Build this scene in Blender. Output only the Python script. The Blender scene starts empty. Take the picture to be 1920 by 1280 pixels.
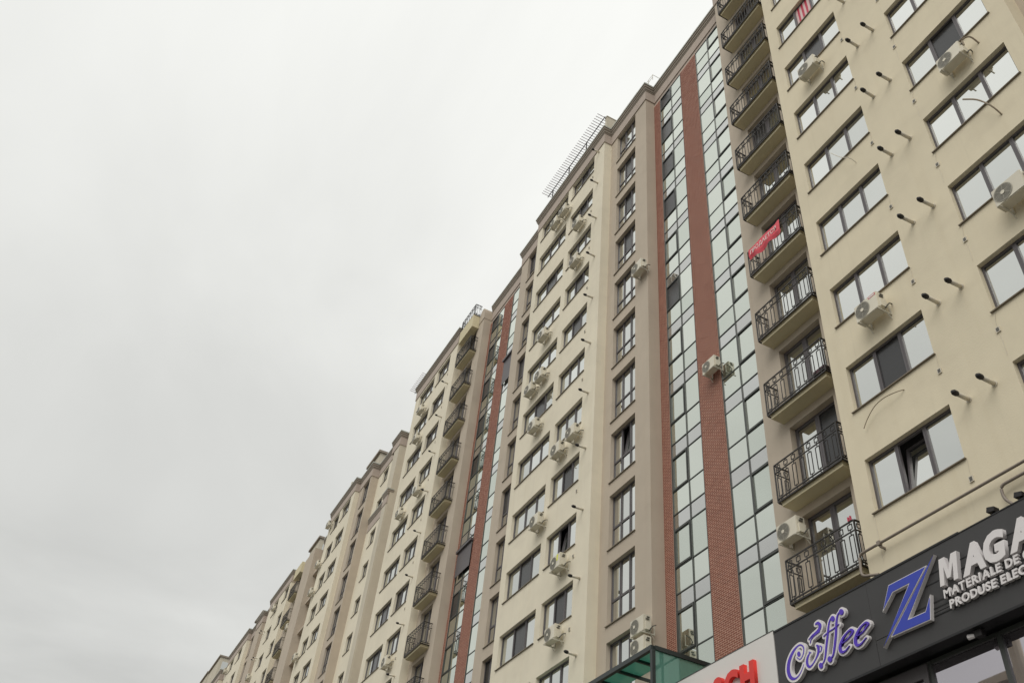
import bpy, bmesh, math, random
from mathutils import Vector, Matrix
R = math.radians
random.seed(7)
SC = bpy.context.scene
COL = SC.collection

# ------------------------------------------------------------------ camera, sky, sun, exposure
F_ = Vector((-0.68510805, 0.28209242, 0.67160317))
R_ = Vector((0.45451499, 0.88602723, 0.09149794))
U_ = Vector((0.56924782, -0.36793968, 0.73523963))
cd = bpy.data.cameras.new('camera'); cam = bpy.data.objects.new('camera', cd); COL.objects.link(cam)
cd.sensor_width = 36; cd.lens = 1707.93 * 36 / 1920; cd.clip_start = 0.1; cd.clip_end = 3000
cam.matrix_world = Matrix(((R_.x, U_.x, -F_.x, 0), (R_.y, U_.y, -F_.y, 0), (R_.z, U_.z, -F_.z, 1.6), (0, 0, 0, 1)))
SC.camera = cam

SUN_EL, SUN_AZ = R(48), R(142)          # azimuth measured clockwise from +Y (north)
W = bpy.data.worlds.new('World'); SC.world = W; W.use_nodes = True
nt = W.node_tree; N = nt.nodes; L = nt.links; N.clear()
def nd(t, x=0, **k):
    n = N.new(t); n.location = (x, 0)
    for a, b in k.items(): setattr(n, a, b)
    return n
out = nd('ShaderNodeOutputWorld'); bg = nd('ShaderNodeBackground'); bg.inputs['Strength'].default_value = 0.1
sky = nd('ShaderNodeTexSky'); sky.sky_type = 'NISHITA'; sky.sun_disc = False
sky.sun_elevation = SUN_EL; sky.sun_rotation = SUN_AZ; sky.dust_density = 4; sky.air_density = 1
tc = nd('ShaderNodeTexCoord'); sep = nd('ShaderNodeSeparateXYZ')
L.new(tc.outputs['Generated'], sep.inputs[0])
cl = nd('ShaderNodeClamp'); L.new(sep.outputs['Z'], cl.inputs[0])
# overcast sky: brighter towards the zenith, soft cloud layers
grad = nd('ShaderNodeMath', operation='MULTIPLY_ADD'); L.new(cl.outputs[0], grad.inputs[0])
grad.inputs[1].default_value = 0.50; grad.inputs[2].default_value = 0.49
# project the direction on a cloud ceiling so the clouds flatten towards the horizon
zz = nd('ShaderNodeMath', operation='MAXIMUM'); L.new(sep.outputs['Z'], zz.inputs[0]); zz.inputs[1].default_value = 0.12
dx = nd('ShaderNodeMath', operation='DIVIDE'); L.new(sep.outputs['X'], dx.inputs[0]); L.new(zz.outputs[0], dx.inputs[1])
dy = nd('ShaderNodeMath', operation='DIVIDE'); L.new(sep.outputs['Y'], dy.inputs[0]); L.new(zz.outputs[0], dy.inputs[1])
cmb = nd('ShaderNodeCombineXYZ'); L.new(dx.outputs[0], cmb.inputs[0]); L.new(dy.outputs[0], cmb.inputs[1])
mp = nd('ShaderNodeMapping'); L.new(cmb.outputs[0], mp.inputs[0]); mp.inputs['Rotation'].default_value = (0, 0, R(25)); mp.inputs['Scale'].default_value = (0.8, 1.0, 1)
nz = nd('ShaderNodeTexNoise'); nz.inputs['Scale'].default_value = 1.15; nz.inputs['Detail'].default_value = 7; nz.inputs['Roughness'].default_value = 0.5
nz.inputs['Distortion'].default_value = 0.6
L.new(mp.outputs[0], nz.inputs['Vector'])
mr = nd('ShaderNodeMapRange'); L.new(nz.outputs['Fac'], mr.inputs[0])
mr.inputs[1].default_value = 0.3; mr.inputs[2].default_value = 0.7; mr.inputs[3].default_value = 0.86; mr.inputs[4].default_value = 1.07
mul = nd('ShaderNodeMath', operation='MULTIPLY'); L.new(grad.outputs[0], mul.inputs[0]); L.new(mr.outputs[0], mul.inputs[1])
cc = nd('ShaderNodeVectorMath', operation='SCALE'); cc.inputs[0].default_value = (10.75, 10.8, 10.38); L.new(mul.outputs[0], cc.inputs['Scale'])
mix = nd('ShaderNodeMix', data_type='RGBA'); mix.inputs['Factor'].default_value = 0.06
L.new(cc.outputs[0], mix.inputs[6]); L.new(sky.outputs[0], mix.inputs[7])
L.new(mix.outputs[2], bg.inputs['Color']); L.new(bg.outputs[0], out.inputs['Surface'])

sd = bpy.data.lights.new('sun', 'SUN'); sun = bpy.data.objects.new('sun', sd); COL.objects.link(sun)
sd.energy = 1.5; sd.angle = R(45); sd.color = (1.0, 0.97, 0.92)
# sun direction: from the sky above the street, behind the camera
sdir = Vector((math.sin(SUN_AZ) * math.cos(SUN_EL), math.cos(SUN_AZ) * math.cos(SUN_EL), math.sin(SUN_EL)))
sun.location = (-20, -30, 70); sun.rotation_euler = sdir.to_track_quat('Z', 'Y').to_euler()

SC.view_settings.view_transform = 'Standard'
try: SC.view_settings.look = 'None'
except Exception: pass
SC.view_settings.exposure = 0.0; SC.view_settings.gamma = 1.0; SC.view_settings.use_curve_mapping = False

# ------------------------------------------------------------------ materials
def srgb(r, g, b):
    f = lambda c: (c / 255 / 12.92) if c / 255 < 0.04045 else ((c / 255 + 0.055) / 1.055) ** 2.4
    return (f(r), f(g), f(b), 1)
def lin(r, g, b): return (r, g, b, 1)
def new_mat(name):
    m = bpy.data.materials.new(name); m.use_nodes = True
    return m, m.node_tree.nodes, m.node_tree.links, m.node_tree.nodes['Principled BSDF']
def plain(name, col, rough=0.6, metal=0.0, vary=0.06, scale=6.0, bump=0.0, rnd=0.0):
    m, n, l, p = new_mat(name)
    p.inputs['Roughness'].default_value = rough; p.inputs['Metallic'].default_value = metal
    t = n.new('ShaderNodeTexCoord'); nz = n.new('ShaderNodeTexNoise'); nz.inputs['Scale'].default_value = scale; nz.inputs['Detail'].default_value = 4
    l.new(t.outputs['Object'], nz.inputs['Vector'])
    r = n.new('ShaderNodeMapRange'); l.new(nz.outputs['Fac'], r.inputs[0]); r.inputs[1].default_value = .25; r.inputs[2].default_value = .75
    r.inputs[3].default_value = 1 - vary; r.inputs[4].default_value = 1 + vary
    v = n.new('ShaderNodeVectorMath'); v.operation = 'SCALE'; v.inputs[0].default_value = col[:3]
    src = r.outputs[0]
    if rnd:
        oi = n.new('ShaderNodeObjectInfo'); rr = n.new('ShaderNodeMapRange'); l.new(oi.outputs['Random'], rr.inputs[0])
        rr.inputs[3].default_value = 1 - rnd; rr.inputs[4].default_value = 1 + rnd
        mm = n.new('ShaderNodeMath'); mm.operation = 'MULTIPLY'; l.new(src, mm.inputs[0]); l.new(rr.outputs[0], mm.inputs[1]); src = mm.outputs[0]
    l.new(src, v.inputs['Scale']); l.new(v.outputs[0], p.inputs['Base Color'])
    if bump:
        b = n.new('ShaderNodeBump'); b.inputs['Strength'].default_value = bump; b.inputs['Distance'].default_value = 0.01
        n2 = n.new('ShaderNodeTexNoise'); n2.inputs['Scale'].default_value = 60; l.new(t.outputs['Object'], n2.inputs['Vector'])
        l.new(n2.outputs['Fac'], b.inputs['Height']); l.new(b.outputs[0], p.inputs['Normal'])
    return m
def stucco(name, col, dirt=0.16, dirtcol=(0.75, 0.68, 0.58)):
    m, n, l, p = new_mat(name); p.inputs['Roughness'].default_value = 0.92
    t = n.new('ShaderNodeTexCoord')
    def noise(scale, vec_scale, det=4):
        mp = n.new('ShaderNodeMapping'); l.new(t.outputs['Object'], mp.inputs[0]); mp.inputs['Scale'].default_value = vec_scale
        z = n.new('ShaderNodeTexNoise'); z.inputs['Scale'].default_value = scale; z.inputs['Detail'].default_value = det; l.new(mp.outputs[0], z.inputs['Vector'])
        return z.outputs['Fac']
    def rng(s, a, b, lo, hi):
        r = n.new('ShaderNodeMapRange'); l.new(s, r.inputs[0]); r.inputs[1].default_value = a; r.inputs[2].default_value = b; r.inputs[3].default_value = lo; r.inputs[4].default_value = hi
        return r.outputs[0]
    big = rng(noise(0.35, (1, 1, 1)), .3, .7, 0.955, 1.04)
    mid = rng(noise(2.2, (1, 1, .8)), .3, .7, 0.975, 1.02)
    m1 = n.new('ShaderNodeMath'); m1.operation = 'MULTIPLY'; l.new(big, m1.inputs[0]); l.new(mid, m1.inputs[1])
    v = n.new('ShaderNodeVectorMath'); v.operation = 'SCALE'; v.inputs[0].default_value = col[:3]; l.new(m1.outputs[0], v.inputs['Scale'])
    # rain streaks: noise stretched down the wall
    st = rng(noise(1.0, (3.2, 3.2, .16), 6), .55, .8, 0, dirt)
    mx = n.new('ShaderNodeMix'); mx.data_type = 'RGBA'; l.new(st, mx.inputs['Factor']); l.new(v.outputs[0], mx.inputs[6])
    mx.inputs[7].default_value = (col[0] * dirtcol[0], col[1] * dirtcol[1], col[2] * dirtcol[2], 1)
    s2 = rng(noise(1.0, (9, 9, .3), 4), .6, .85, 0, dirt * 1.1); bl = rng(noise(.9, (1, 1, 1.4), 7), .56, .74, 0, dirt * .9)
    ad = n.new('ShaderNodeMath'); ad.operation = 'MAXIMUM'; l.new(s2, ad.inputs[0]); l.new(bl, ad.inputs[1])
    m3 = n.new('ShaderNodeMix'); m3.data_type = 'RGBA'; l.new(ad.outputs[0], m3.inputs['Factor']); l.new(mx.outputs[2], m3.inputs[6])
    m3.inputs[7].default_value = (col[0] * .62, col[1] * .60, col[2] * .60, 1)
    l.new(m3.outputs[2], p.inputs['Base Color'])
    b = n.new('ShaderNodeBump'); b.inputs['Strength'].default_value = 0.25; b.inputs['Distance'].default_value = 0.012
    z = n.new('ShaderNodeTexNoise'); z.inputs['Scale'].default_value = 28; z.inputs['Detail'].default_value = 5; l.new(t.outputs['Object'], z.inputs['Vector'])
    l.new(z.outputs['Fac'], b.inputs['Height']); l.new(b.outputs[0], p.inputs['Normal'])
    return m
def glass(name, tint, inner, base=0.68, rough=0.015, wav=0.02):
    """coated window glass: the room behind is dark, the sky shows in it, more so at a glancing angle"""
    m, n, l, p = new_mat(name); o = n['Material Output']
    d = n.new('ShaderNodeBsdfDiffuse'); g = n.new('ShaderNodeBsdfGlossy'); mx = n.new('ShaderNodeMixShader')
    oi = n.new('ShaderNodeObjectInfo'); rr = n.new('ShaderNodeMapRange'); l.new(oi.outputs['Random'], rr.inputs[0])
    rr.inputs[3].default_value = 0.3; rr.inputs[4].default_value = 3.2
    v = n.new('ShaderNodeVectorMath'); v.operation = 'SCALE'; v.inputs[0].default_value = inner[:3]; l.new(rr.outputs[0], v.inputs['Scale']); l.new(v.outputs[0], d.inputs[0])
    g.inputs[0].default_value = tint; g.inputs['Roughness'].default_value = rough
    lw = n.new('ShaderNodeLayerWeight'); lw.inputs['Blend'].default_value = 0.5
    pw = n.new('ShaderNodeMath'); pw.operation = 'POWER'; l.new(lw.outputs['Facing'], pw.inputs[0]); pw.inputs[1].default_value = 2.4
    ma = n.new('ShaderNodeMath'); ma.operation = 'MULTIPLY_ADD'; l.new(pw.outputs[0], ma.inputs[0]); ma.inputs[1].default_value = 1 - base; ma.inputs[2].default_value = base
    t = n.new('ShaderNodeTexCoord'); z = n.new('ShaderNodeTexNoise'); z.inputs['Scale'].default_value = 1.3; l.new(t.outputs['Object'], z.inputs['Vector'])
    b = n.new('ShaderNodeBump'); b.inputs['Strength'].default_value = wav; b.inputs['Distance'].default_value = 0.05
    l.new(z.outputs['Fac'], b.inputs['Height']); l.new(b.outputs[0], g.inputs['Normal'])
    r2 = n.new('ShaderNodeMapRange'); l.new(oi.outputs['Random'], r2.inputs[0]); r2.inputs[3].default_value = 1.06; r2.inputs[4].default_value = .80
    mz = n.new('ShaderNodeMath'); mz.operation = 'MULTIPLY'; mz.use_clamp = True; l.new(ma.outputs[0], mz.inputs[0]); l.new(r2.outputs[0], mz.inputs[1])
    l.new(mz.outputs[0], mx.inputs[0]); l.new(d.outputs[0], mx.inputs[1]); l.new(g.outputs[0], mx.inputs[2]); l.new(mx.outputs[0], o.inputs['Surface'])
    return m
def brickmat(name, col):
    m, n, l, p = new_mat(name); p.inputs['Roughness'].default_value = 0.8
    t = n.new('ShaderNodeTexCoord'); z = n.new('ShaderNodeTexNoise'); z.inputs['Scale'].default_value = 3.1; z.inputs['Detail'].default_value = 3
    mp = n.new('ShaderNodeMapping'); l.new(t.outputs['Object'], mp.inputs[0]); mp.inputs['Scale'].default_value = (1, 1, 4); l.new(mp.outputs[0], z.inputs['Vector'])
    cr = n.new('ShaderNodeValToRGB'); l.new(z.outputs['Fac'], cr.inputs[0])
    cr.color_ramp.elements[0].position = .3; cr.color_ramp.elements[0].color = (col[0] * .78, col[1] * .74, col[2] * .74, 1)
    cr.color_ramp.elements[1].position = .72; cr.color_ramp.elements[1].color = (col[0] * 1.2, col[1] * 1.2, col[2] * 1.15, 1)
    l.new(cr.outputs[0], p.inputs['Base Color']); return m

M = {}
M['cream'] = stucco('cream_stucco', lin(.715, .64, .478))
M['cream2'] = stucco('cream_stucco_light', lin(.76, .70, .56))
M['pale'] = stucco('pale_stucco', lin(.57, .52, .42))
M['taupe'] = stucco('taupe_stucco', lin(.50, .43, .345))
M['fascia'] = stucco('fascia_stucco', lin(.45, .38, .325), .2)
M['mould'] = stucco('moulding_paint', lin(.30, .26, .215), .2)
M['coping'] = plain('metal_coping', lin(.40, .41, .36), .45)
M['slab'] = stucco('balcony_plaster', lin(.64, .57, .385), .15)
M['frame'] = plain('window_frame_grey', lin(.105, .095, .10), .45)
M['cframe'] = plain('curtain_wall_metal', lin(.055, .06, .055), .4)
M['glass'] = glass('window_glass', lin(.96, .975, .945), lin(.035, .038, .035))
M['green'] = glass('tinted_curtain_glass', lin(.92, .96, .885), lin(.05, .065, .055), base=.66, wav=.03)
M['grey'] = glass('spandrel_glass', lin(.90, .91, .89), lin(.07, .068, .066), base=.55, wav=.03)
M['dark'] = plain('screen_and_room_dark', lin(.03, .03, .032), .22, rnd=.6)  # insect screens; also the shade of rooms behind open sashes, as colour
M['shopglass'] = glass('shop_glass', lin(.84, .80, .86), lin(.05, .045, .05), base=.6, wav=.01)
M['sill'] = plain('window_sill_metal', lin(.20, .165, .12), .5)
M['iron'] = plain('wrought_iron', lin(.022, .018, .016), .45)
M['brick'] = brickmat('red_brick', lin(.235, .083, .052))
M['mortar'] = plain('pink_mortar', lin(.60, .375, .29), .9)
M['flue'] = plain('flue_plastic_cream', lin(.62, .57, .47), .4)
M['black'] = plain('black_rubber', lin(.012, .010, .010), .6)
M['ac'] = plain('ac_enamel', lin(.68, .635, .52), .4, scale=3, rnd=.07)
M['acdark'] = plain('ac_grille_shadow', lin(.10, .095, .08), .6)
M['acgrille'] = plain('ac_grille_wire', lin(.34, .32, .26), .5)
M['galv'] = plain('bracket_metal', lin(.60, .57, .48), .45)
M['signdark'] = plain('sign_panel_dark', lin(.042, .041, .042), .55, scale=1.2, vary=.08)
M['signblack'] = plain('sign_capping_black', lin(.008, .008, .009), .5)
M['white'] = plain('letter_white', lin(.74, .71, .71), .45, vary=.03)
M['signwhite'] = plain('sign_panel_white', lin(.70, .68, .65), .4, vary=.02, scale=1)
M['violet'] = plain('letter_violet', lin(.085, .035, .48), .5, vary=.03)
M['blue'] = plain('emblem_blue', lin(.030, .055, .43), .5, vary=.03)
M['red'] = plain('letter_red', lin(.72, .03, .02), .4, vary=.03)
M['banner'] = plain('banner_red', lin(.70, .07, .10), .6, vary=.12)
M['bannertext'] = plain('banner_print', lin(.80, .62, .60), .6)
M['pipe'] = plain('painted_pipe', lin(.24, .20, .165), .5)
M['canopy'] = plain('canopy_frame_green', lin(.018, .026, .025), .4)
M['paving'] = plain('paving_grey', lin(.15, .145, .13), .9, scale=2)
M['asphalt'] = plain('asphalt', lin(.06, .06, .06), .9, scale=3)
M['curtain'] = None
M['yellow'] = plain('energy_label_yellow', lin(.72, .74, .10), .5)
M['redlabel'] = plain('label_red', lin(.55, .04, .06), .5)
M['roof'] = plain('roof_felt', lin(.10, .10, .10), .9)
M['hose'] = plain('cut_hose', lin(.30, .24, .17), .7)
M['maroon'] = plain('planter_maroon', lin(.05, .012, .018), .6)
M['pink'] = plain('pink_plastic', lin(.62, .10, .16), .5)
M['opposite'] = stucco('opposite_plaster', lin(.42, .40, .35))
M['wood'] = plain('pergola_slat', lin(.40, .34, .37), .7)
# tinted canopy glass: lets light through, green
def canopy_glass():
    m, n, l, p = new_mat('canopy_glass_green'); o = n['Material Output']
    t = n.new('ShaderNodeBsdfTranslucent'); t.inputs[0].default_value = lin(.30, .62, .52)
    d = n.new('ShaderNodeBsdfDiffuse'); d.inputs[0].default_value = lin(.20, .42, .35)
    g = n.new('ShaderNodeBsdfGlossy'); g.inputs['Roughness'].default_value = .03; g.inputs[0].default_value = lin(.8, .95, .9)
    a = n.new('ShaderNodeMixShader'); a.inputs[0].default_value = .5; b = n.new('ShaderNodeMixShader'); b.inputs[0].default_value = .14
    l.new(t.outputs[0], a.inputs[1]); l.new(d.outputs[0], a.inputs[2]); l.new(a.outputs[0], b.inputs[1]); l.new(g.outputs[0], b.inputs[2]); l.new(b.outputs[0], o.inputs['Surface'])
    return m
M['cglass'] = canopy_glass()
def striped():
    m, n, l, p = new_mat('striped_blind'); t = n.new('ShaderNodeTexCoord'); w = n.new('ShaderNodeTexWave'); w.wave_type = 'BANDS'; w.bands_direction = 'X'
    l.new(t.outputs['Object'], w.inputs['Vector']); w.inputs['Scale'].default_value = 1.35; w.inputs['Distortion'].default_value = 1.2; w.inputs['Detail'].default_value = 1
    cr = n.new('ShaderNodeValToRGB'); l.new(w.outputs['Fac'], cr.inputs[0]); cr.color_ramp.elements[0].position = .45; cr.color_ramp.elements[0].color = lin(.52, .02, .06)
    cr.color_ramp.elements[1].position = .55; cr.color_ramp.elements[1].color = lin(.70, .52, .50); l.new(cr.outputs[0], p.inputs['Base Color']); return m
M['curtain'] = striped()

# ------------------------------------------------------------------ mesh helpers
class MB:
    def __init__(s): s.v = []; s.f = []; s.m = []
    def quad(s, a, b, c, d, m=0):
        i = len(s.v); s.v += [a, b, c, d]; s.f.append((i, i + 1, i + 2, i + 3)); s.m.append(m)
    def box(s, x0, x1, y0, y1, z0, z1, m=0):
        i = len(s.v)
        s.v += [(x0, y0, z0), (x1, y0, z0), (x1, y1, z0), (x0, y1, z0), (x0, y0, z1), (x1, y0, z1), (x1, y1, z1), (x0, y1, z1)]
        for f in ((0, 1, 5, 4), (1, 2, 6, 5), (2, 3, 7, 6), (3, 0, 4, 7), (4, 5, 6, 7), (3, 2, 1, 0)):
            s.f.append(tuple(i + k for k in f)); s.m.append(m)
        return s
    def tube(s, pts, r, n=8, m=0, caps=True):
        pts = [Vector(p) for p in pts]; i0 = len(s.v)
        rr = r if isinstance(r, (list, tuple)) else [r] * len(pts)
        for k, p in enumerate(pts):
            t = (pts[min(k + 1, len(pts) - 1)] - pts[max(k - 1, 0)]).normalized()
            a = t.cross(Vector((0, 0, 1)) if abs(t.z) < .9 else Vector((1, 0, 0))).normalized(); b = t.cross(a)
            for j in range(n):
                q = p + (a * math.cos(2 * math.pi * j / n) + b * math.sin(2 * math.pi * j / n)) * rr[k]; s.v.append(tuple(q))
        for k in range(len(pts) - 1):
            for j in range(n):
                j2 = (j + 1) % n
                s.f.append((i0 + k * n + j, i0 + k * n + j2, i0 + (k + 1) * n + j2, i0 + (k + 1) * n + j)); s.m.append(m)
        if caps:
            s.f.append(tuple(i0 + j for j in range(n - 1, -1, -1))); s.m.append(m)
            s.f.append(tuple(i0 + (len(pts) - 1) * n + j for j in range(n))); s.m.append(m)
        return s
    def prism(s, poly, y0, y1, m=0):
        """poly of (x, z), between y0 (front) and y1 (back)"""
        i = len(s.v); k = len(poly)
        s.v += [(x, y0, z) for x, z in poly] + [(x, y1, z) for x, z in poly]
        s.f.append(tuple(range(i, i + k))); s.m.append(m); s.f.append(tuple(range(i + 2 * k - 1, i + k - 1, -1))); s.m.append(m)
        for j in range(k):
            j2 = (j + 1) % k; s.f.append((i + j, i + k + j, i + k + j2, i + j2)); s.m.append(m)
        return s
    def mesh(s, name, mats):
        me = bpy.data.meshes.new(name); me.from_pydata(s.v, [], s.f)
        for x in mats: me.materials.append(M[x])
        for p, k in zip(me.polygons, s.m): p.material_index = k
        bm = bmesh.new(); bm.from_mesh(me); bmesh.ops.recalc_face_normals(bm, faces=bm.faces); bm.to_mesh(me); bm.free()
        return me
    def build(s, name, mats, parent=None, local=False, smooth=False):
        me = s.mesh(name, mats if isinstance(mats, (list, tuple)) else [mats])
        if smooth:
            for p in me.polygons: p.use_smooth = True
            try: me.set_sharp_from_angle(angle=R(40))
            except Exception: pass
        return link(name, me, parent, local=local)
def link(name, me, parent=None, loc=None, local=False):
    o = bpy.data.objects.new(name, me); COL.objects.link(o)
    if loc is not None: o.location = loc
    if parent is not None:
        o.parent = parent
        if not local: o.matrix_parent_inverse = Matrix.Translation(-world_loc(parent))
    return o
def world_loc(o):
    v = Vector(o.location)
    if o.parent is not None:
        v = (o.parent.location if o.parent else Vector()) + (o.matrix_parent_inverse.to_translation()) + v
    return v
def tag(o, label=None, cat=None, group=None, kind=None):
    if label: o['label'] = label
    if cat: o['category'] = cat
    if group: o['group'] = group
    if kind: o['kind'] = kind
    return o
def empty(name, loc, label, cat, group=None):
    o = bpy.data.objects.new(name, None); COL.objects.link(o); o.location = loc; o.empty_display_size = .2
    return tag(o, label, cat, group)

# ------------------------------------------------------------------ setting: ground
g = MB(); g.quad((-600, -600, 0), (600, -600, 0), (600, 600, 0), (-600, 600, 0)); tag(g.build('ground', 'paving'), kind='structure')
g = MB(); g.quad((-300, -12, .004), (200, -12, .004), (200, 3, .004), (-300, 3, .004)); tag(g.build('road', 'asphalt'), kind='structure')
g = MB(); g.box(-300, 200, 3, 15.0, 0.005, .13); tag(g.build('pavement', 'paving'), kind='structure')

# ------------------------------------------------------------------ buildings
B1 = empty('apartment_building', (-30, 16, 0), 'cream and taupe apartment block with red brick strips and green glass above the shops', 'apartment block', 'apartment blocks along the street')
B2 = empty('apartment_building', (-80, 16, 0), 'cream apartment block with pale pilasters adjoining the brick striped block', 'apartment block', 'apartment blocks along the street')
B3 = empty('apartment_building', (-125, 16, 0), 'farthest apartment block at the bottom left of the row, with overhanging flat penthouse roofs', 'apartment block', 'apartment blocks along the street')

def wall(par, x0, x1, y, z0, z1, mat, ops=(), depth=.14, back_l=None, back_r=None, name='wall'):
    """front face with real openings and reveals; optional returns at the ends going back to y = back"""
    xs = sorted({x0, x1, *[o[0] for o in ops], *[o[1] for o in ops]}); zs = sorted({z0, z1, *[o[2] for o in ops], *[o[3] for o in ops]})
    b = MB()
    for i in range(len(xs) - 1):
        cx = (xs[i] + xs[i + 1]) / 2; run = None
        for j in range(len(zs) - 1):
            cz = (zs[j] + zs[j + 1]) / 2
            hole = any(o[0] < cx < o[1] and o[2] < cz < o[3] for o in ops)
            if not hole: b.quad((xs[i], y, zs[j]), (xs[i + 1], y, zs[j]), (xs[i + 1], y, zs[j + 1]), (xs[i], y, zs[j + 1]))
    for a, c, d, e in ops:
        yb = y + depth
        b.quad((a, y, d), (a, yb, d), (a, yb, e), (a, y, e)); b.quad((c, y, d), (c, yb, d), (c, yb, e), (c, y, e))
        b.quad((a, y, e), (c, y, e), (c, yb, e), (a, yb, e)); b.quad((a, y, d), (c, y, d), (c, yb, d), (a, yb, d))
    if back_l: b.quad((x0, y, z0), (x0, back_l, z0), (x0, back_l, z1), (x0, y, z1))
    if back_r: b.quad((x1, y, z0), (x1, back_r, z0), (x1, back_r, z1), (x1, y, z1))
    # weld so that the reveals share their edges with the face
    o = b.build(name, mat, par)
    bm = bmesh.new(); bm.from_mesh(o.data); bmesh.ops.remove_doubles(bm, verts=bm.verts, dist=1e-4); bm.to_mesh(o.data); bm.free()
    return o

UNIT = {}
def unit_pane(mat):
    if mat not in UNIT: UNIT[mat] = MB().box(0, 1, 0, .02, 0, 1).mesh('pane', [mat])
    return UNIT[mat]
def pane(par, x0, x1, z0, z1, y, mat, name='pane', tilt=.12, local=True):
    o = link(name, unit_pane(mat), par, (x0, y, z0), local)
    o.scale = (x1 - x0, 1, z1 - z0); o.rotation_euler = (R(random.uniform(-tilt, tilt)), 0, R(random.uniform(-tilt, tilt)))
    return o
WM = {}
def win_frame(w, h, cols, rows, fw=.055, mw=.085, d=.07, mat='frame'):
    """frame of one window; cols and rows are the relative positions of the bars"""
    key = (round(w, 3), round(h, 3), tuple(cols), tuple(rows), fw, mw, mat)
    if key in WM: return WM[key]
    b = MB(); b.box(0, fw, 0, d, 0, h); b.box(w - fw, w, 0, d, 0, h); b.box(fw, w - fw, 0, d, 0, fw); b.box(fw, w - fw, 0, d, h - fw, h)
    xs = [fw] + [c * w for c in cols] + [w - fw]
    for c in cols: b.box(c * w - mw / 2, c * w + mw / 2, -.006, d - .004, fw, h - fw); b.box(c * w - .006, c * w + .006, -.012, -.006, fw, h - fw)
    edges = [fw] + sum([[c * w - mw / 2, c * w + mw / 2] for c in cols], []) + [w - fw]
    for r in rows:
        for k in range(0, len(edges), 2): b.box(edges[k], edges[k + 1], .002, d - .006, r * h - mw / 2, r * h + mw / 2)
    WM[key] = b.mesh('window', [mat]); return WM[key]
SILL = {}
def window(par, x0, x1, z0, z1, y, cols, rows=(), depth=.14, dark=(), tilted=None, special=None, sill=True, mat='frame', glassmat='glass', name='window', simple=False, fw=.055, mw=.085):
    w, h = x1 - x0, z1 - z0
    o = link(name, win_frame(w, h, cols, rows, fw, mw, mat=mat), par, (x0, y + depth, z0), False)
    ex = [0] + [c * w for c in cols] + [w]; ez = [0] + [r * h for r in rows] + [h]; k = 0
    for j in range(len(ez) - 1):
        for i in range(len(ex) - 1):
            a = ex[i] + (.02 if i == 0 else .0); c = ex[i + 1] - (.02 if i == len(ex) - 2 else 0)
            m = glassmat
            if (i, j) in dark: m = 'dark'
            if special and special[0] == (i, j): m = special[1]
            if tilted == (i, j):
                pane(o, a, c, ez[j] + .02, ez[j + 1] - .02, .30, 'dark')  # near-black sheet: the unlit room behind the sash, its shade painted in
                q = link('tilted_sash', win_frame(c - a - .1, h * (1 if not rows else .62) - .1, (), (), .06, .06), o, (a + .05, .045, ez[j] + .04), True)
                q['label'] = 'sash tilted open at the top'; q.rotation_euler = (R(-9), 0, 0)
                pp = link('pane', unit_pane(glassmat), q, (.05, .05, .05), True); pp.scale = (c - a - .2, 1, h * (1 if not rows else .62) - .2)
            else:
                p = pane(o, a, c, ez[j] + .02, ez[j + 1] - .02, .035, m)
    if sill:
        key = round(w, 3)
        if key not in SILL: SILL[key] = MB().box(-.06, w + .04, -depth - .055, .0, -.028, -.003).mesh('sill', ['sill'])
        link('sill', SILL[key], o, (0, 0, 0), True)
    return o

FULL = [13.78 + 3 * k for k in range(11)]
# --- section A: cream wall above the sign, two columns of three-light windows
yA = 15.06; opsA = []
for k in range(11):
    z = 13.78 + 3 * k
    opsA += [(-13.06, -10.41, z, z + 1.5), (-8.69, -5.96, z, z + 1.5)]
wall(B1, -13.56, -5.48, yA, 12.1, 46.2, 'cream', opsA, .14, back_l=15.66, back_r=15.66)
darkA1 = {1: [(1, 0)], 6: [(1, 0)]}; darkA2 = {4: [(1, 0)], 8: [(0, 0)]}
for k in range(11):
    z = 13.78 + 3 * k
    window(B1, -13.06, -10.41, z, z + 1.5, yA, (.335, .665), (), .13, dark=darkA1.get(k, ()), tilted=(1, 0) if k == 0 else None, special=((1, 0), 'curtain') if k == 7 else None, fw=.06, mw=.105)
    window(B1, -8.69, -5.96, z, z + 1.5, yA, (.335, .665), (), .13, dark=darkA2.get(k, ()), fw=.06, mw=.105)
# taupe wall to the right of A
opsR = []
for k in range(-1, 10): opsR.append((-4.6, -2.8, 16.05 + 3 * k, 18.43 + 3 * k))
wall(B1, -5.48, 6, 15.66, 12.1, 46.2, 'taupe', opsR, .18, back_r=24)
for k in range(-1, 10): window(B1, -4.6, -2.8, 16.05 + 3 * k, 18.43 + 3 * k, 15.66, (.34, .67), (.41,), .17, mat='frame')

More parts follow.
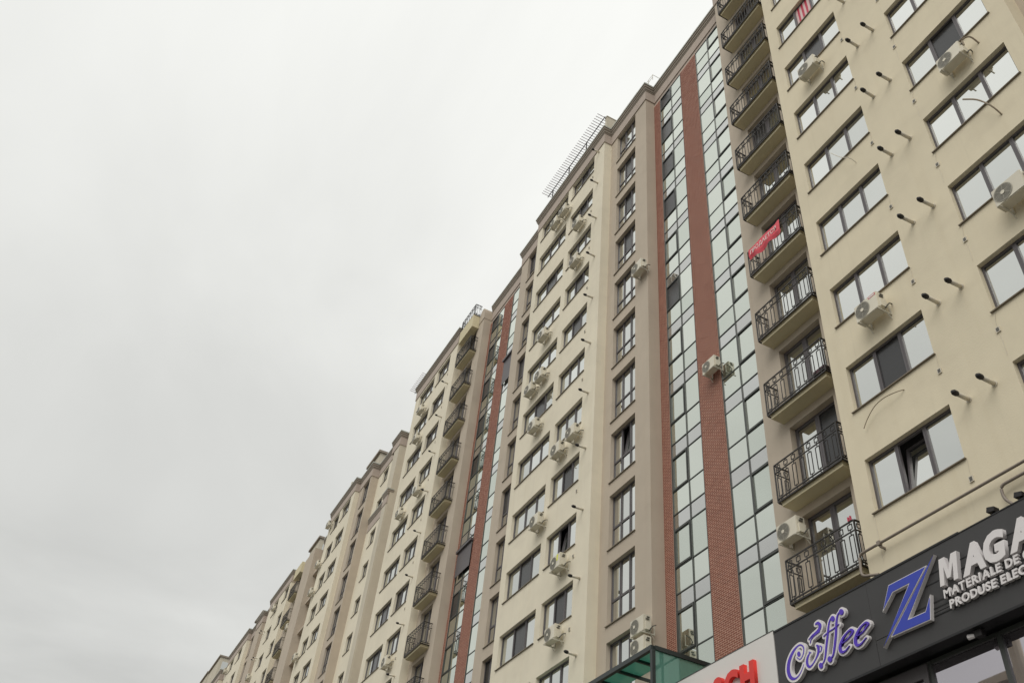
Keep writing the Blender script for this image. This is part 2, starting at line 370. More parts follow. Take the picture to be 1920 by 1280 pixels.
# --- balconies
def railing_mesh(w, d, h=1.22, n=8):
    """wrought iron: squares between the two top rails, tall loops below; front along x, sides along y"""
    b = MB(); t = .0095
    def bar_x(x0, x1, y, z, tt=t): b.box(x0, x1, y - tt, y + tt, z - tt, z + tt)
    def bar_z(x, y, z0, z1, tt=t): b.box(x - tt, x + tt, y - tt, y + tt, z0, z1)
    def bar_y(x, y0, y1, z, tt=t): b.box(x - tt, x + tt, y0, y1, z - tt, z + tt)
    zt, zm, zb = h, h - .27, .10
    bar_x(0, w, 0, zt, .016); bar_x(0, w, 0, zm, .014); bar_x(0, w, 0, zb, .016); bar_x(0, w, 0, .0, .02)
    for x in (0, w): bar_z(x, 0, 0, zt, .018)
    step = w / n
    for i in range(n):
        c = (i + .5) * step; q = .068; zc = (zt + zm) / 2
        bar_x(c - q, c + q, 0, zc + q); bar_x(c - q, c + q, 0, zc - q); bar_z(c - q, 0, zc - q, zc + q); bar_z(c + q, 0, zc - q, zc + q)
        bar_z(c, 0, zc + q, zt); bar_z(c, 0, zm, zc - q)
        lo, hi = zb + .07, zm - .09; lw = .072
        bar_x(c - lw, c + lw, 0, hi); bar_z(c - lw, 0, lo, hi); bar_z(c + lw, 0, lo, hi); bar_x(c - lw, c + lw, 0, lo); bar_z(c, 0, hi, zm); bar_z(c, 0, 0, lo)
    for x in (0, w):
        for z, tt in ((zt, .02), (zm, .014), (zb, .016), (0, .02)): bar_y(x, .02, d, z, tt)
        for i in range(2):
            c = d * (i + .5) / 2; q = .06; zc = (zt + zm) / 2
            bar_y(x, c - q, c + q, zc + q); bar_y(x, c - q, c + q, zc - q); bar_z(x, c - q, zc - q, zc + q); bar_z(x, c + q, zc - q, zc + q)
            bar_y(x, c - .06, c + .06, zm - .09); bar_z(x, c - .06, zb + .07, zm - .09); bar_z(x, c + .06, zb + .07, zm - .09); bar_y(x, c - .06, c + .06, zb + .07); bar_z(x, c, 0, zb + .07); bar_z(x, c, zm - .09, zm)
    return b.mesh('railing', ['iron'])
def slab_mesh(w, d):
    b = MB(); b.box(0, w, 0, d, 0, .14); b.box(-.03, w + .03, -.03, d, .142, .2); return b.mesh('balcony', ['slab'])
BAL = {}
def balcony(par, x0, x1, yf, yw, z):
    w, d = x1 - x0, yw - yf; key = (round(w, 2), round(d, 2))
    if key not in BAL: BAL[key] = (slab_mesh(w, d), railing_mesh(w + .14, d + .06))
    o = link('balcony', BAL[key][0], par, (x0, yf, z), False); link('railing', BAL[key][1], o, (-.07, -.06, .13), True)
    return o
yB = 15.66; opsB = [(-16.03, -14.2, 12.86 + 3 * k, 15.4 + 3 * k) for k in range(11)]
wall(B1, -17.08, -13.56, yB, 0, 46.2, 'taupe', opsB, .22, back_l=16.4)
darkB = {1: [(1, 0)], 9: [(0, 0)], 3: []}
for k in range(11):
    z = 12.86 + 3 * k
    window(B1, -16.03, -14.2, z, z + 2.54, yB, (.5,), (), .2, dark=darkB.get(k, [(random.choice((0, 1)), 0)] if random.random() < .3 else ()), sill=False, name='balcony_door', tilted=None, fw=.09, mw=.17)
    balcony(B1, -16.23, -13.88, 15.2, yB, 12.655 + 3 * k)

# --- brick-and-glass bays
BR = {}
ALLB = []
def brick_strip(par, x0, x1, y, z0, z1, keep):
    """mortar bed, and bricks standing proud of it; the lowest ones singly, the rest joined"""
    b = MB(); b.box(x0, x1, y + .004, y + .09, z0, z1); bed = b.build('mortar_bed', 'mortar', par)
    bl, bh, j = .20, .047, .021; rows = int((z1 - z0) / (bh + j)); singles = []; rest = MB(); rn = random.Random(3)
    for r in range(rows):
        za = z0 + r * (bh + j); x = x0 + .004 - (bl + j) * (.5 if r % 2 else 0)
        while x < x1 - .02:
            a, c = max(x, x0 + .004), min(x + bl, x1 - .004)
            if c - a > .03:
                yy = y + rn.uniform(-.0015, .0015)
                if r < keep: singles.append((a, c, za, yy))
                else:
                    rest.quad((a, yy, za), (c, yy, za), (c, yy, za + bh), (a, yy, za + bh))
                    rest.quad((a, yy, za), (c, yy, za), (c, yy + .008, za), (a, yy + .008, za)); rest.quad((c, yy, za), (c, yy + .008, za), (c, yy + .008, za + bh), (c, yy, za + bh))
                    rest.quad((a, yy, za), (a, yy + .008, za), (a, yy + .008, za + bh), (a, yy, za + bh)); rest.quad((a, yy, za + bh), (c, yy, za + bh), (c, yy + .008, za + bh), (a, yy + .008, za + bh))
            x += bl + j
    if singles:
        if 'u' not in BR: BR['u'] = MB().box(0, 1, 0, .008, 0, bh).mesh('brick', ['brick'])
        for a, c, za, yy in singles:
            o = link('brick', BR['u'], par, (a, yy, za), False); o.scale.x = c - a
    o = rest.build('brickwork', 'brick', par); o['kind'] = 'stuff'
    return bed
def glass_bay(par, xcols, y, z0, ztop, ops_col, reflect_mat='green', dark_p=.0, seed=1, panels=()):
    """curtain wall: bars, panes one by one, heavier opening sashes in one column"""
    rn = random.Random(seed); b = MB(); t = .021
    zs = [z0]; k = -4
    while True:
        stop = False
        for q in (13.97, 15.42, 16.03):
            z = q + 3 * k
            if z > z0 + .2 and z < ztop - .12: zs.append(z)
            if z > ztop: stop = True
        if stop: break
        k += 1
    zs.append(ztop)
    for x in xcols: b.box(x - t, x + t, y - .028, y + .05, z0, ztop)
    for i in range(len(xcols) - 1):
        for z in zs: b.box(xcols[i] + t, xcols[i + 1] - t, y - .022, y + .04, z - .019, z + .019)
    g = b.build('glass_wall', 'cframe', par)
    for i in range(len(xcols) - 1):
        for j in range(len(zs) - 1):
            a, c, d, e = xcols[i] + .02, xcols[i + 1] - .02, zs[j] + .015, zs[j + 1] - .015
            ph = (zs[j] - 13.97) % 3
            tall = ph < .05 or ph > 2.95
            m = 'grey' if 1.4 < ph < 1.5 else reflect_mat
            if tall and i == ops_col:
                s = MB(); f = .07; s.box(a + .02, a + f, y - .045, y + .01, d, e); s.box(c - f, c - .02, y - .045, y + .01, d, e); s.box(a + f, c - f, y - .045, y + .01, d, d + f); s.box(a + f, c - f, y - .045, y + .01, e - f, e)
                s.build('sash', 'cframe', g)
                if rn.random() < dark_p or (dark_p and zs[j] > 34 and ops_col == 0): m = 'dark'
            o = pane(g, a, c, d, e, y, m, tilt=.25, local=False)
    return g
ZG0, ZG1 = 11.0, 45.08
glass_bay(B1, [-19.53, -18.56, -17.1], 16.25, ZG0, ZG1, 1, seed=2)
glass_bay(B1, [-22.72, -21.74, -20.88], 16.25, ZG0, ZG1, 0, dark_p=.08, seed=5)
brick_strip(B1, -20.85, -19.56, 16.205, 11.6, 45.1, 38)
brick_strip(B1, -23.28, -22.75, 16.205, 11.6, 45.1, 24)
wall(B1, -23.28, -17.08, 16.25, 45.1, 46.4, 'fascia', name='spandrel')
wall(B1, -23.28, -17.08, 16.35, 0, 11.0, 'taupe')
# --- D and E: taupe pier and a column of tall windows
yE = 15.67; opsE = [(-26.14, -24.32, 16.05 + 3 * k, 18.43 + 3 * k if k < 9 else 45.36) for k in range(-5, 10)]
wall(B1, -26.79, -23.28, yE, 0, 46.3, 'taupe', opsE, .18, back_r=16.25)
for k in range(-5, 10):
    dk = [(1, 1)] if k in (6, 7, 8) else []
    window(B1, -26.14, -24.32, 16.05 + 3 * k, 18.43 + 3 * k if k < 9 else 45.36, yE, (.33, .675), (.41,), .17, dark=dk, tilted=(1, 1) if k == 2 else None, fw=.05, mw=.08)
# --- F: cream wall with two window columns
yF = 15.2; opsF = []
for k in range(-6, 9):
    z = 20.01 + 3 * k
    if z < 1: continue
    opsF += [(-30.43, -27.9, z, min(z + 1.47, 45.38)), (-34.2, -30.9, z, min(z + 1.47, 45.38))]
wall(B1, -34.74, -26.79, yF, 0, 46.2, 'cream2', opsF, .17, back_l=15.66, back_r=15.67)
rF = random.Random(11)
D1 = {-1: [(1, 0)], 1: [(1, 0)], 4: [(1, 0)], 5: [(1, 0)], 7: [(1, 0)], 8: [(1, 0)]}
D2 = {-1: [(1, 0)], -2: [(1, 0)], 0: [(1, 0)], 3: [(1, 0)], 6: [(1, 0)]}
for k in range(-6, 9):
    z = 20.01 + 3 * k
    if z < 1: continue
    zt = min(z + 1.47, 45.38)
    window(B1, -30.43, -27.9, z, zt, yF, (.345, .665), (), .15, dark=D1.get(k, ()), tilted=(1, 0) if k == 0 else None)
    window(B1, -34.2, -30.9, z, zt, yF, (.345, .665), (), .15, dark=D2.get(k, ()))
# --- G: taupe column, mirrored
yG = 15.66; opsG = [(-36.87, -35.05, 16.05 + 3 * k, 18.43 + 3 * k if k < 9 else 45.36) for k in range(-5, 10)]
wall(B1, -37.85, -34.74, yG, 0, 46.2, 'taupe', opsG, .18, back_l=16.25)
for k in range(-5, 10): window(B1, -36.87, -35.05, 16.05 + 3 * k, 18.43 + 3 * k if k < 9 else 45.36, yG, (.33, .675), (.41,), .17, dark=[(0, 1)] if k % 3 == 0 else (), fw=.05, mw=.08)
# --- H: second brick-and-glass bay
glass_bay(B1, [-40.1, -39.0, -37.87], 16.25, 0, ZG1, 1, seed=8)
glass_bay(B1, [-43.3, -42.33, -41.42], 16.25, 0, ZG1, 0, dark_p=.3, seed=9)
brick_strip(B1, -41.39, -40.13, 16.205, 10, 45.1, 0)
brick_strip(B1, -43.6, -43.33, 16.205, 10, 45.1, 0)
wall(B1, -43.6, -37.87, 16.25, 45.1, 46.4, 'fascia', name='spandrel')
# --- J and I: pier and balcony column
opsI = [(-46.4, -44.72, 12.86 + 3 * k, 15.4 + 3 * k) for k in range(-3, 11)]
wall(B1, -46.95, -43.58, 15.66, 0, 46.0, 'taupe', opsI, .22, back_r=16.25)
for k in range(-3, 11):
    z = 12.86 + 3 * k
    window(B1, -46.4, -44.72, z, z + 2.54, 15.66, (.5,), (), .2, dark=[(1, 0)] if k % 4 == 2 else (), sill=False, name='balcony_door', fw=.08, mw=.15)
    balcony(B1, -46.5, -44.3, 15.2, 15.66, 12.655 + 3 * k)
b = MB(); b.box(-46.75, -44.42, 15.14, 15.64, 45.06, 46.2); b.build('roof_balcony', 'slab', B1)
o = link('roof_railing', railing_mesh(2.3, .5, 1.0, 6), B1, (-46.7, 15.18, 46.2), False)
b = MB()  # rounded head of the pier
pts = []
for i in range(9):
    a = math.pi * i / 8; pts.append((-43.98 + .42 * math.cos(a), 46.0 + .55 * math.sin(a)))
b.prism([(-44.4, 45.4), (-43.56, 45.4)] + pts, 15.62, 16.3); b.build('pier_head', 'taupe', B1)
# --- K: cream wall
yK = 15.2; opsK = []
for k in range(-6, 9):
    z = 19.79 + 3 * k
    if z < 1: continue
    opsK += [(-50.58, -48.22, z, min(z + 1.47, 45.38)), (-54.15, -51.15, z, min(z + 1.47, 45.38))]
wall(B1, -55.0, -46.95, yK, 0, 46.2, 'cream2', opsK, .17, back_l=17, back_r=15.66)
rK = random.Random(4)
for k in range(-6, 9):
    z = 19.79 + 3 * k
    if z < 1: continue
    zt = min(z + 1.47, 45.38)
    window(B1, -50.58, -48.22, z, zt, yK, (.345, .665), (), .15, dark=[(rK.randint(0, 2), 0)] if rK.random() < .5 else ())
    window(B1, -54.15, -51.15, z, zt, yK, (.345, .665), (), .15, dark=[(1, 0)] if rK.random() < .45 else ())

# --- cornice: profile swept along the plan
def cornice(par, path, prof, mats=('fascia', 'mould', 'coping'), name='cornice', split=2):
    b = MB(); n = len(path)
    def off(i, d):
        p = Vector(path[i]); ns = []
        for a, c in ((i - 1, i), (i, i + 1)):
            if a >= 0 and c < n:
                t = (Vector(path[c]) - Vector(path[a])).normalized(); ns.append(Vector((-t.y, t.x)))
        if len(ns) == 1: return p + ns[0] * d
        if abs(ns[0].dot(ns[1])) > .9: return p + ns[0] * d
        return p + (ns[0] + ns[1]) * d
    for i in range(n - 1):
        for j in range(len(prof) - 1):
            (d0, z0), (d1, z1) = prof[j], prof[j + 1]
            a0, a1, c0, c1 = off(i, d0), off(i, d1), off(i + 1, d0), off(i + 1, d1)
            b.quad((a0.x, a0.y, z0), (c0.x, c0.y, z0), (c1.x, c1.y, z1), (a1.x, a1.y, z1), 0 if j < split else (2 if j >= len(prof) - 3 else 1))
    for i in (0, n - 1):   # end caps
        pl = [off(i, d) for d, z in prof] ; k = len(b.v); b.v += [(q.x, q.y, prof[j][1]) for j, q in enumerate(pl)] + [(path[i][0], path[i][1], prof[-1][1]), (path[i][0], path[i][1], prof[0][1])]
        b.f.append(tuple(range(k, k + len(pl) + 2))); b.m.append(1)
    o = b.build(name, list(mats), par)
    bm = bmesh.new(); bm.from_mesh(o.data); bmesh.ops.remove_doubles(bm, verts=bm.verts, dist=1e-4); bmesh.ops.recalc_face_normals(bm, faces=bm.faces); bm.to_mesh(o.data); bm.free()
    return o
PROF = [(-.01, 45.42), (.05, 45.42), (.05, 46.18), (.075, 46.2), (.075, 46.26), (.12, 46.31), (.12, 46.44), (.165, 46.47), (.165, 46.6), (.21, 46.63), (.21, 46.74), (-.3, 46.76)]
cornice(B1, [(6, 15.66), (-5.48, 15.66), (-5.48, 15.06), (-13.56, 15.06), (-13.56, 15.66), (-17.08, 15.66), (-17.08, 16.25), (-23.28, 16.25), (-23.28, 15.67), (-26.79, 15.67), (-26.79, 15.2), (-34.74, 15.2), (-34.74, 15.66), (-37.85, 15.66), (-37.85, 16.25), (-43.55, 16.25)], PROF)
cornice(B1, [(-46.95, 15.9), (-46.95, 15.2), (-55.0, 15.2), (-55.0, 16.2)], PROF)
b = MB(); b.box(-55, 6, 16.42, 30, 46.3, 46.7); b.box(-55, 6, 29.9, 30, 0, 46.3); b.build('roof', 'roof', B1)
# parapet upstands and roof structures
b = MB(); b.box(-27.0, -26.8, 15.3, 16.9, 46.7, 48.1); b.box(-27.03, -26.77, 15.27, 16.93, 48.1, 48.15); b.build('parapet_wall', 'pale', B1)
b = MB(); b.box(-35.0, -34.5, 15.4, 17, 46.7, 47.25); b.build('parapet_wall', 'mould', B1)
b = MB(); b.box(-25.9, -24.6, 16.0, 18.0, 46.7, 47.9); b.box(-26.0, -24.5, 15.9, 18.1, 47.9, 48.05); b.build('roof_hatch', 'mould', B1)
b = MB()
for x in (-23.5, -23.1, -22.7): b.box(x - .012, x + .012, 15.74, 15.764, 46.7, 47.2)
b.box(-23.5, -22.7, 15.745, 15.76, 47.18, 47.2); b.box(-23.5, -22.7, 15.745, 15.76, 46.95, 46.97)
b.box(-22.71, -22.69, 15.765, 16.3, 47.18, 47.2); b.box(-22.71, -22.69, 16.3, 16.32, 46.7, 47.2)
b.build('roof_guard', 'galv', B1)
b = MB(); b.box(-19.6, -19.2, 16.2, 16.6, 46.7, 47.2); b.build('roof_vent', 'mould', B1)

# dark roller blind boxes on the second glass bay
for (x0, x1, z, h) in ((-43.3, -41.3, 26.9, 1.5), (-40.1, -38.3, 38.9, 1.9)):
    o = tag(MB().box(x0, x1, 16.02, 16.19, z, z + .14).box(x0 + .04, x1 - .04, 16.13, 16.15, z - h, z).build('awning', 'frame'),
        'dark grey drop awning over the lower part of the left glass bay' if z < 30 else 'dark grey drop awning high on the narrow glass strip beside the cream wall', 'awning', 'drop awnings on the second glass bay')

# ------------------------------------------------------------------ second block
CR2 = []
def column_windows(par, x0, x1, y, zs, h, cols, depth=.15, dark_p=.3, seed=0, zmax=45.36, rows=(), **k):
    rn = random.Random(seed)
    for z in zs:
        if z + .5 > zmax: continue
        window(par, x0, x1, z, min(z + h, zmax), y, cols, rows, depth, dark=[(rn.randint(0, len(cols)), 0)] if rn.random() < dark_p else (), **k)
def ops_for(x0, x1, zs, h, zmax=45.36): return [(x0, x1, z, min(z + h, zmax)) for z in zs if z + .5 <= zmax]
zsC = [19.85 + 3 * k for k in range(-6, 9)]; zsT = [16.05 + 3 * k for k in range(-5, 10)]
# recess, pilaster
wall(B2, -61.1, -55.0, 17.0, 0, 46.4, 'taupe')
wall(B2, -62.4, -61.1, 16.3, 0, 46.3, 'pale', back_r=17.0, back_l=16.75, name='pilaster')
wall(B2, -62.9, -62.4, 16.75, 0, 46.3, 'taupe')
o1 = ops_for(-65.6, -64.2, zsC, 1.42)
wall(B2, -66.9, -62.9, 16.6, 0, 46.3, 'cream2', o1, .15, back_r=16.75); column_windows(B2, -65.6, -64.2, 16.6, zsC, 1.42, (.5,), seed=3)
wall(B2, -62.2, -61.2, 16.22, 0, 40.2, 'pale', back_r=16.9, back_l=16.6, name='pilaster')
cornice(B2, [(-61.2, 16.6), (-61.2, 16.22), (-62.2, 16.22), (-62.2, 16.6), (-66.7, 16.6)], [(d * .8, z - 45.42 + 39.75) for d, z in PROF], name='string_course')
o2 = ops_for(-68.9, -67.2, zsT, 2.38)
wall(B2, -70.1, -66.9, 15.95, 0, 46.3, 'taupe', o2, .17, back_r=16.6); column_windows(B2, -68.9, -67.2, 15.95, zsT, 2.38, (.34, .67), .16, seed=5, rows=(.41,))
o3 = ops_for(-73.5, -71.1, zsC, 1.45) + ops_for(-76.0, -74.15, zsC, 1.45)
wall(B2, -77.3, -70.1, 15.55, 0, 46.2, 'cream2', o3, .16, back_r=15.95, back_l=16.6)
column_windows(B2, -73.5, -71.1, 15.55, zsC, 1.45, (.345, .665), seed=6, dark_p=.5); column_windows(B2, -76.0, -74.15, 15.55, zsC, 1.45, (.5,), seed=7)
# loggia column
zsL = [12.9 + 3 * k for k in range(-4, 11)]
wall(B2, -82.6, -77.3, 16.6, 0, 46.3, 'taupe', ops_for(-82.0, -78.2, zsL, 2.3), .2); column_windows(B2, -82.0, -78.2, 16.6, zsL, 2.3, (.25, .5, .75), .18, dark_p=.9, seed=8, sill=False, name='loggia_glazing')
for z in zsL:
    MB().box(-82.6, -77.3, 16.2, 16.6, z - .22, z - .02).build('loggia_slab', 'taupe', B2)
wall(B2, -85.9, -82.6, 15.8, 0, 45.6, 'taupe', back_r=16.6, back_l=16.25, name='pier')
wall(B2, -90.8, -85.9, 16.25, 0, 46.2, 'taupe', ops_for(-88.9, -87.2, [12.86 + 3 * k for k in range(-3, 11)], 2.5), .2)
column_windows(B2, -88.9, -87.2, 16.25, [12.86 + 3 * k for k in range(-3, 11)], 2.5, (.5,), .18, seed=9, sill=False, name='balcony_door')
for k in range(-3, 12):
    balcony(B2, -89.6, -87.4, 15.8, 16.25, 12.655 + 3 * k) if k < 11 else MB().box(-89.8, -87.3, 15.75, 16.25, 45.05, 46.2).build('roof_balcony', 'slab', B2)
o5 = ops_for(-93.0, -91.2, zsC, 1.45) + ops_for(-97.3, -95.3, zsC, 1.45)
wall(B2, -99.5, -90.8, 15.8, 0, 46.2, 'cream2', o5, .16, back_r=16.25, back_l=16.25)
column_windows(B2, -93.0, -91.2, 15.8, zsC, 1.45, (.345, .665), seed=12); column_windows(B2, -97.3, -95.3, 15.8, zsC, 1.45, (.345, .665), seed=13, dark_p=.5)
cornice(B2, [(-55.2, 17.0), (-61.1, 17.0), (-61.1, 16.3), (-62.9, 16.3), (-62.9, 16.6), (-66.9, 16.6), (-66.9, 15.95), (-70.1, 15.95), (-70.1, 15.55), (-77.3, 15.55), (-77.3, 16.6), (-82.6, 16.6)], PROF)
cornice(B2, [(-90.8, 16.25), (-90.8, 15.8), (-99.5, 15.8), (-99.5, 16.3)], PROF)
b = MB(); b.box(-99.5, -55.002, 17.05, 30, 46.3, 46.7); b.box(-99.5, -55.002, 29.9, 30, 0, 46.3); b.build('roof', 'roof', B2)
def penthouse(par, x0, x1, y0, y1, z0, z1):
    b = MB(); b.box(x0, x1, y0, y1, z0, z1 - .12); o = b.build('penthouse', 'pale', par)
    MB().box(x0 - .15, x1 + .15, y0 - .2, y1 + .3, z1 - .12, z1 + .1).build('roof_slab', 'mould', o)
    q = pane(o, x1 + .0, x1 + .001, z0 + .6, z1 - .7, y0 + .4, 'glass', local=False); q.scale = (.03, (y1 - y0) * 16, z1 - z0 - 1.3); q.rotation_euler = (0, 0, 0)
    f = MB()
    for i in range(12): f.box(x0 + (x1 - x0) * i / 11 - .012, x0 + (x1 - x0) * i / 11 + .012, y0 - .15, y0 - .126, z0 + .1, z0 + 1.0)
    f.box(x0, x1, y0 - .155, y0 - .12, z0 + 1.0, z0 + 1.04)
    for i in range(5): f.box(x1 + .1, x1 + .12, y0 - .15 + i * .4, y0 - .126 + i * .4, z0 + .1, z0 + 1.0)
    f.box(x1 + .095, x1 + .125, y0 - .15, y0 + 1.6, z0 + 1.0, z0 + 1.04)
    f.build('terrace_railing', 'iron', o)
penthouse(B2, -71.5, -68.3, 16.6, 20, 46.7, 49.1)
penthouse(B2, -91.2, -87.6, 17.0, 20, 46.7, 49.6)
b = MB(); b.box(-73.3, -73.05, 15.7, 17.2, 46.7, 48.1); b.build('parapet_wall', 'pale', B2)
b = MB(); b.box(-59.2, -58.9, 16.9, 18.2, 46.7, 47.8); b.build('parapet_wall', 'pale', B2)

# ------------------------------------------------------------------ third block
wall(B3, -102.6, -99.5, 16.25, 0, 46.2, 'taupe', ops_for(-102.0, -100.4, zsT, 2.38), .17); column_windows(B3, -102.0, -100.4, 16.25, zsT, 2.38, (.34, .67), .16, seed=21, rows=(.41,))
wall(B3, -105.6, -102.6, 15.9, 0, 46.3, 'taupe', back_r=16.25, name='pier')
wall(B3, -108.6, -105.6, 16.1, 0, 46.3, 'taupe', ops_for(-108.2, -106.6, zsT, 2.38), .17, back_r=15.9); column_windows(B3, -108.2, -106.6, 16.1, zsT, 2.38, (.5,), .16, seed=22, rows=(.41,))
o6 = ops_for(-112.8, -110.6, zsC, 1.45) + ops_for(-116.8, -114.6, zsC, 1.45)
wall(B3, -118.4, -108.6, 15.7, 0, 46.2, 'cream2', o6, .16, back_r=16.1, back_l=16.3)
column_windows(B3, -112.8, -110.6, 15.7, zsC, 1.45, (.345, .665), seed=23); column_windows(B3, -116.8, -114.6, 15.7, zsC, 1.45, (.5,), seed=24)
wall(B3, -123.5, -118.4, 16.3, 0, 46.2, 'taupe', ops_for(-122.6, -119.6, zsL, 2.3), .2); column_windows(B3, -122.6, -119.6, 16.3, zsL, 2.3, (.34, .67), .18, dark_p=.9, seed=25, sill=False)
o7 = ops_for(-127.5, -125.0, zsC, 1.45) + ops_for(-132.5, -130.0, zsC, 1.45)
wall(B3, -134.0, -123.5, 15.8, 0, 46.2, 'cream2', o7, .16, back_r=16.3, back_l=16.6)
column_windows(B3, -127.5, -125.0, 15.8, zsC, 1.45, (.345, .665), seed=26); column_windows(B3, -132.5, -130.0, 15.8, zsC, 1.45, (.5,), seed=27)
wall(B3, -152.0, -134.0, 16.1, 0, 46.2, 'taupe', ops_for(-138.5, -136.0, zsC, 1.45) + ops_for(-144.5, -142.0, zsC, 1.45), .16, back_l=30); column_windows(B3, -138.5, -136.0, 16.1, zsC, 1.45, (.5,), seed=28); column_windows(B3, -144.5, -142.0, 16.1, zsC, 1.45, (.5,), seed=29)
cornice(B3, [(-99.5, 16.25), (-102.6, 16.25), (-102.6, 15.9), (-105.6, 15.9), (-105.6, 16.1), (-108.6, 16.1), (-108.6, 15.7), (-118.4, 15.7), (-118.4, 16.3), (-123.5, 16.3), (-123.5, 15.8), (-134, 15.8), (-134, 16.1), (-152, 16.1)], PROF)
b = MB(); b.box(-152, -99.502, 16.45, 30, 46.3, 46.7); b.box(-152, -99.502, 29.9, 30, 0, 46.3); b.build('roof', 'roof', B3)
penthouse(B3, -112.5, -108.9, 16.7, 20, 46.7, 49.4)
penthouse(B3, -139, -131.9, 16.2, 22, 46.7, 51.6)
penthouse(B3, -150, -142, 16.4, 22, 46.7, 52.6)
b = MB(); b.box(-118.2, -117.9, 15.9, 17.5, 46.7, 48.0); b.build('parapet_wall', 'pale', B3)

# ------------------------------------------------------------------ pergolas on the parapet
def pergola(x0, x1, yr, z0, z1, n, label, posts):
    e = empty('pergola', ((x0 + x1) / 2, yr, z0), label, 'pergola', 'pergolas on the roof edge')
    MB().box(x0, x1, yr - .02, yr + .02, z1 - .05, z1).build('rail', 'iron', e)
    for x in posts: MB().box(x - .025, x + .025, yr - .025, yr + .025, z0, z1 - .05).build('post', 'iron', e)
    me = MB().box(-.013, .013, -.48, .55, 0, .03).mesh('slat', ['wood'])
    for i in range(n): link('slat', me, e, (x0 + (x1 - x0) * (i + .5) / n, yr, z1 + .001), False)
    return e
pergola(-33.9, -26.85, 15.2, 46.76, 48.1, 38, 'long pergola of thin slats on the roof edge above the middle cream wall', (-33.2, -31.1, -29.0))
pergola(-56.2, -53.4, 15.3, 46.76, 47.1, 12, 'short pergola of thin slats on the roof edge left of the rooftop balcony', (-54.9, -53.6))

# ------------------------------------------------------------------ flue pipes
FL = MB().tube([(0, 0, 0), (0, -.36, .0)], .052, 10).mesh('pipe', ['flue'])
FR = MB().tube([(0, .0, 0), (0, -.018, 0)], .075, 12).mesh('collar', ['flue'])
FC = MB().tube([(0, -.36, 0), (0, -.39, 0), (0, -.48, 0), (0, -.535, 0)], [.052, .066, .064, .03], 10).mesh('cap', ['black'])
ORD = ['lowest', 'second lowest', 'third lowest', 'fourth lowest', 'fifth lowest', 'sixth lowest', 'seventh lowest', 'eighth lowest', 'ninth lowest', 'tenth lowest', 'eleventh lowest', 'twelfth lowest']
for me in (FL, FC):
    for p in me.polygons: p.use_smooth = len(p.vertices) == 4
def flue(x, y, z, label, group, s=1.0):
    e = empty('flue_pipe', (x, y, z), label, 'flue pipe', group); e.scale = (s, s, s); e.rotation_euler = (R(random.uniform(-3, 3)), 0, R(random.uniform(-2.5, 2.5)))
    link('pipe', FL, e, (0, 0, 0), True); link('collar', FR, e, (0, 0, 0), True); link('cap', FC, e, (0, 0, 0), True)
for k in range(0, 10):
    for x, sd_, dz in ((-9.22, 'right', .0), (-9.90, 'left', .03)):
        flue(x, yA, 15.03 + 3 * k + dz, f'{sd_} flue pipe of the {ORD[k]} pair between the window columns above the sign', 'paired flue pipes above the shop sign')
for k in range(0, 11):
    z = 15.3 + 3 * k
    flue(-27.38, yF, min(z, 45.15), f'{ORD[k]} black capped flue pipe at the right edge of the middle cream wall', 'flue pipes on the middle cream wall', .95)
for k in range(1, 10):
    flue(-47.75, yK, 15.14 + 3 * k, f'{ORD[k - 1]} black capped flue pipe beside the balconies left of the far brick strip', 'flue pipes beside the far balconies', .95)
for k in range(5, 10):
    for x, sd_ in ((-99.0, 'left'), (-98.3, 'right')):
        flue(x, 15.8, 15.6 + 3 * k, f'{sd_} flue pipe of the {ORD[k - 5]} pair at the far left end', 'flue pipes at the far end', 1.0)

# vent grilles with thin cables: parts of the block
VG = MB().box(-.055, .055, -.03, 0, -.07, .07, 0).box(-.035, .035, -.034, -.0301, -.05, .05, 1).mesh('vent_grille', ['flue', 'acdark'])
for k in range(0, 10): link('vent_grille', VG, B1, (-10.39, yA, 13.24 + 3 * k), False); link('vent_grille', VG, B1, (-8.73, yA, 13.24 + 3 * k), False)
for k in range(-1, 9): link('vent_grille', VG, B1, (-27.96, yF, 19.5 + 3 * k), False)
for k in range(2, 10): link('vent_grille', VG, B1, (-48.15, yK, 16.3 + 3 * k), False)
b = MB()
for k in range(0, 10):
    for x, xx in ((-10.39, -10.36), (-8.73, -8.66)):
        b.tube([(x, yA - .008, 13.31 + 3 * k), (x + .01, yA - .012, 13.5 + 3 * k), (xx, yA - .008, 13.74 + 3 * k)], .0045, 5)
    if k: b.tube([(-8.73, yA - .008, 13.17 + 3 * k), (-8.715, yA - .012, 12.9 + 3 * k), (-8.735, yA - .008, 12.5 + 3 * k)], .004, 5)
b.tube([(-13.1, yA - .008, 13.74), (-13.09, yA - .012, 13.3), (-13.1, yA - .008, 12.5)], .0045, 5)
b.build('cable', 'flue', B1)

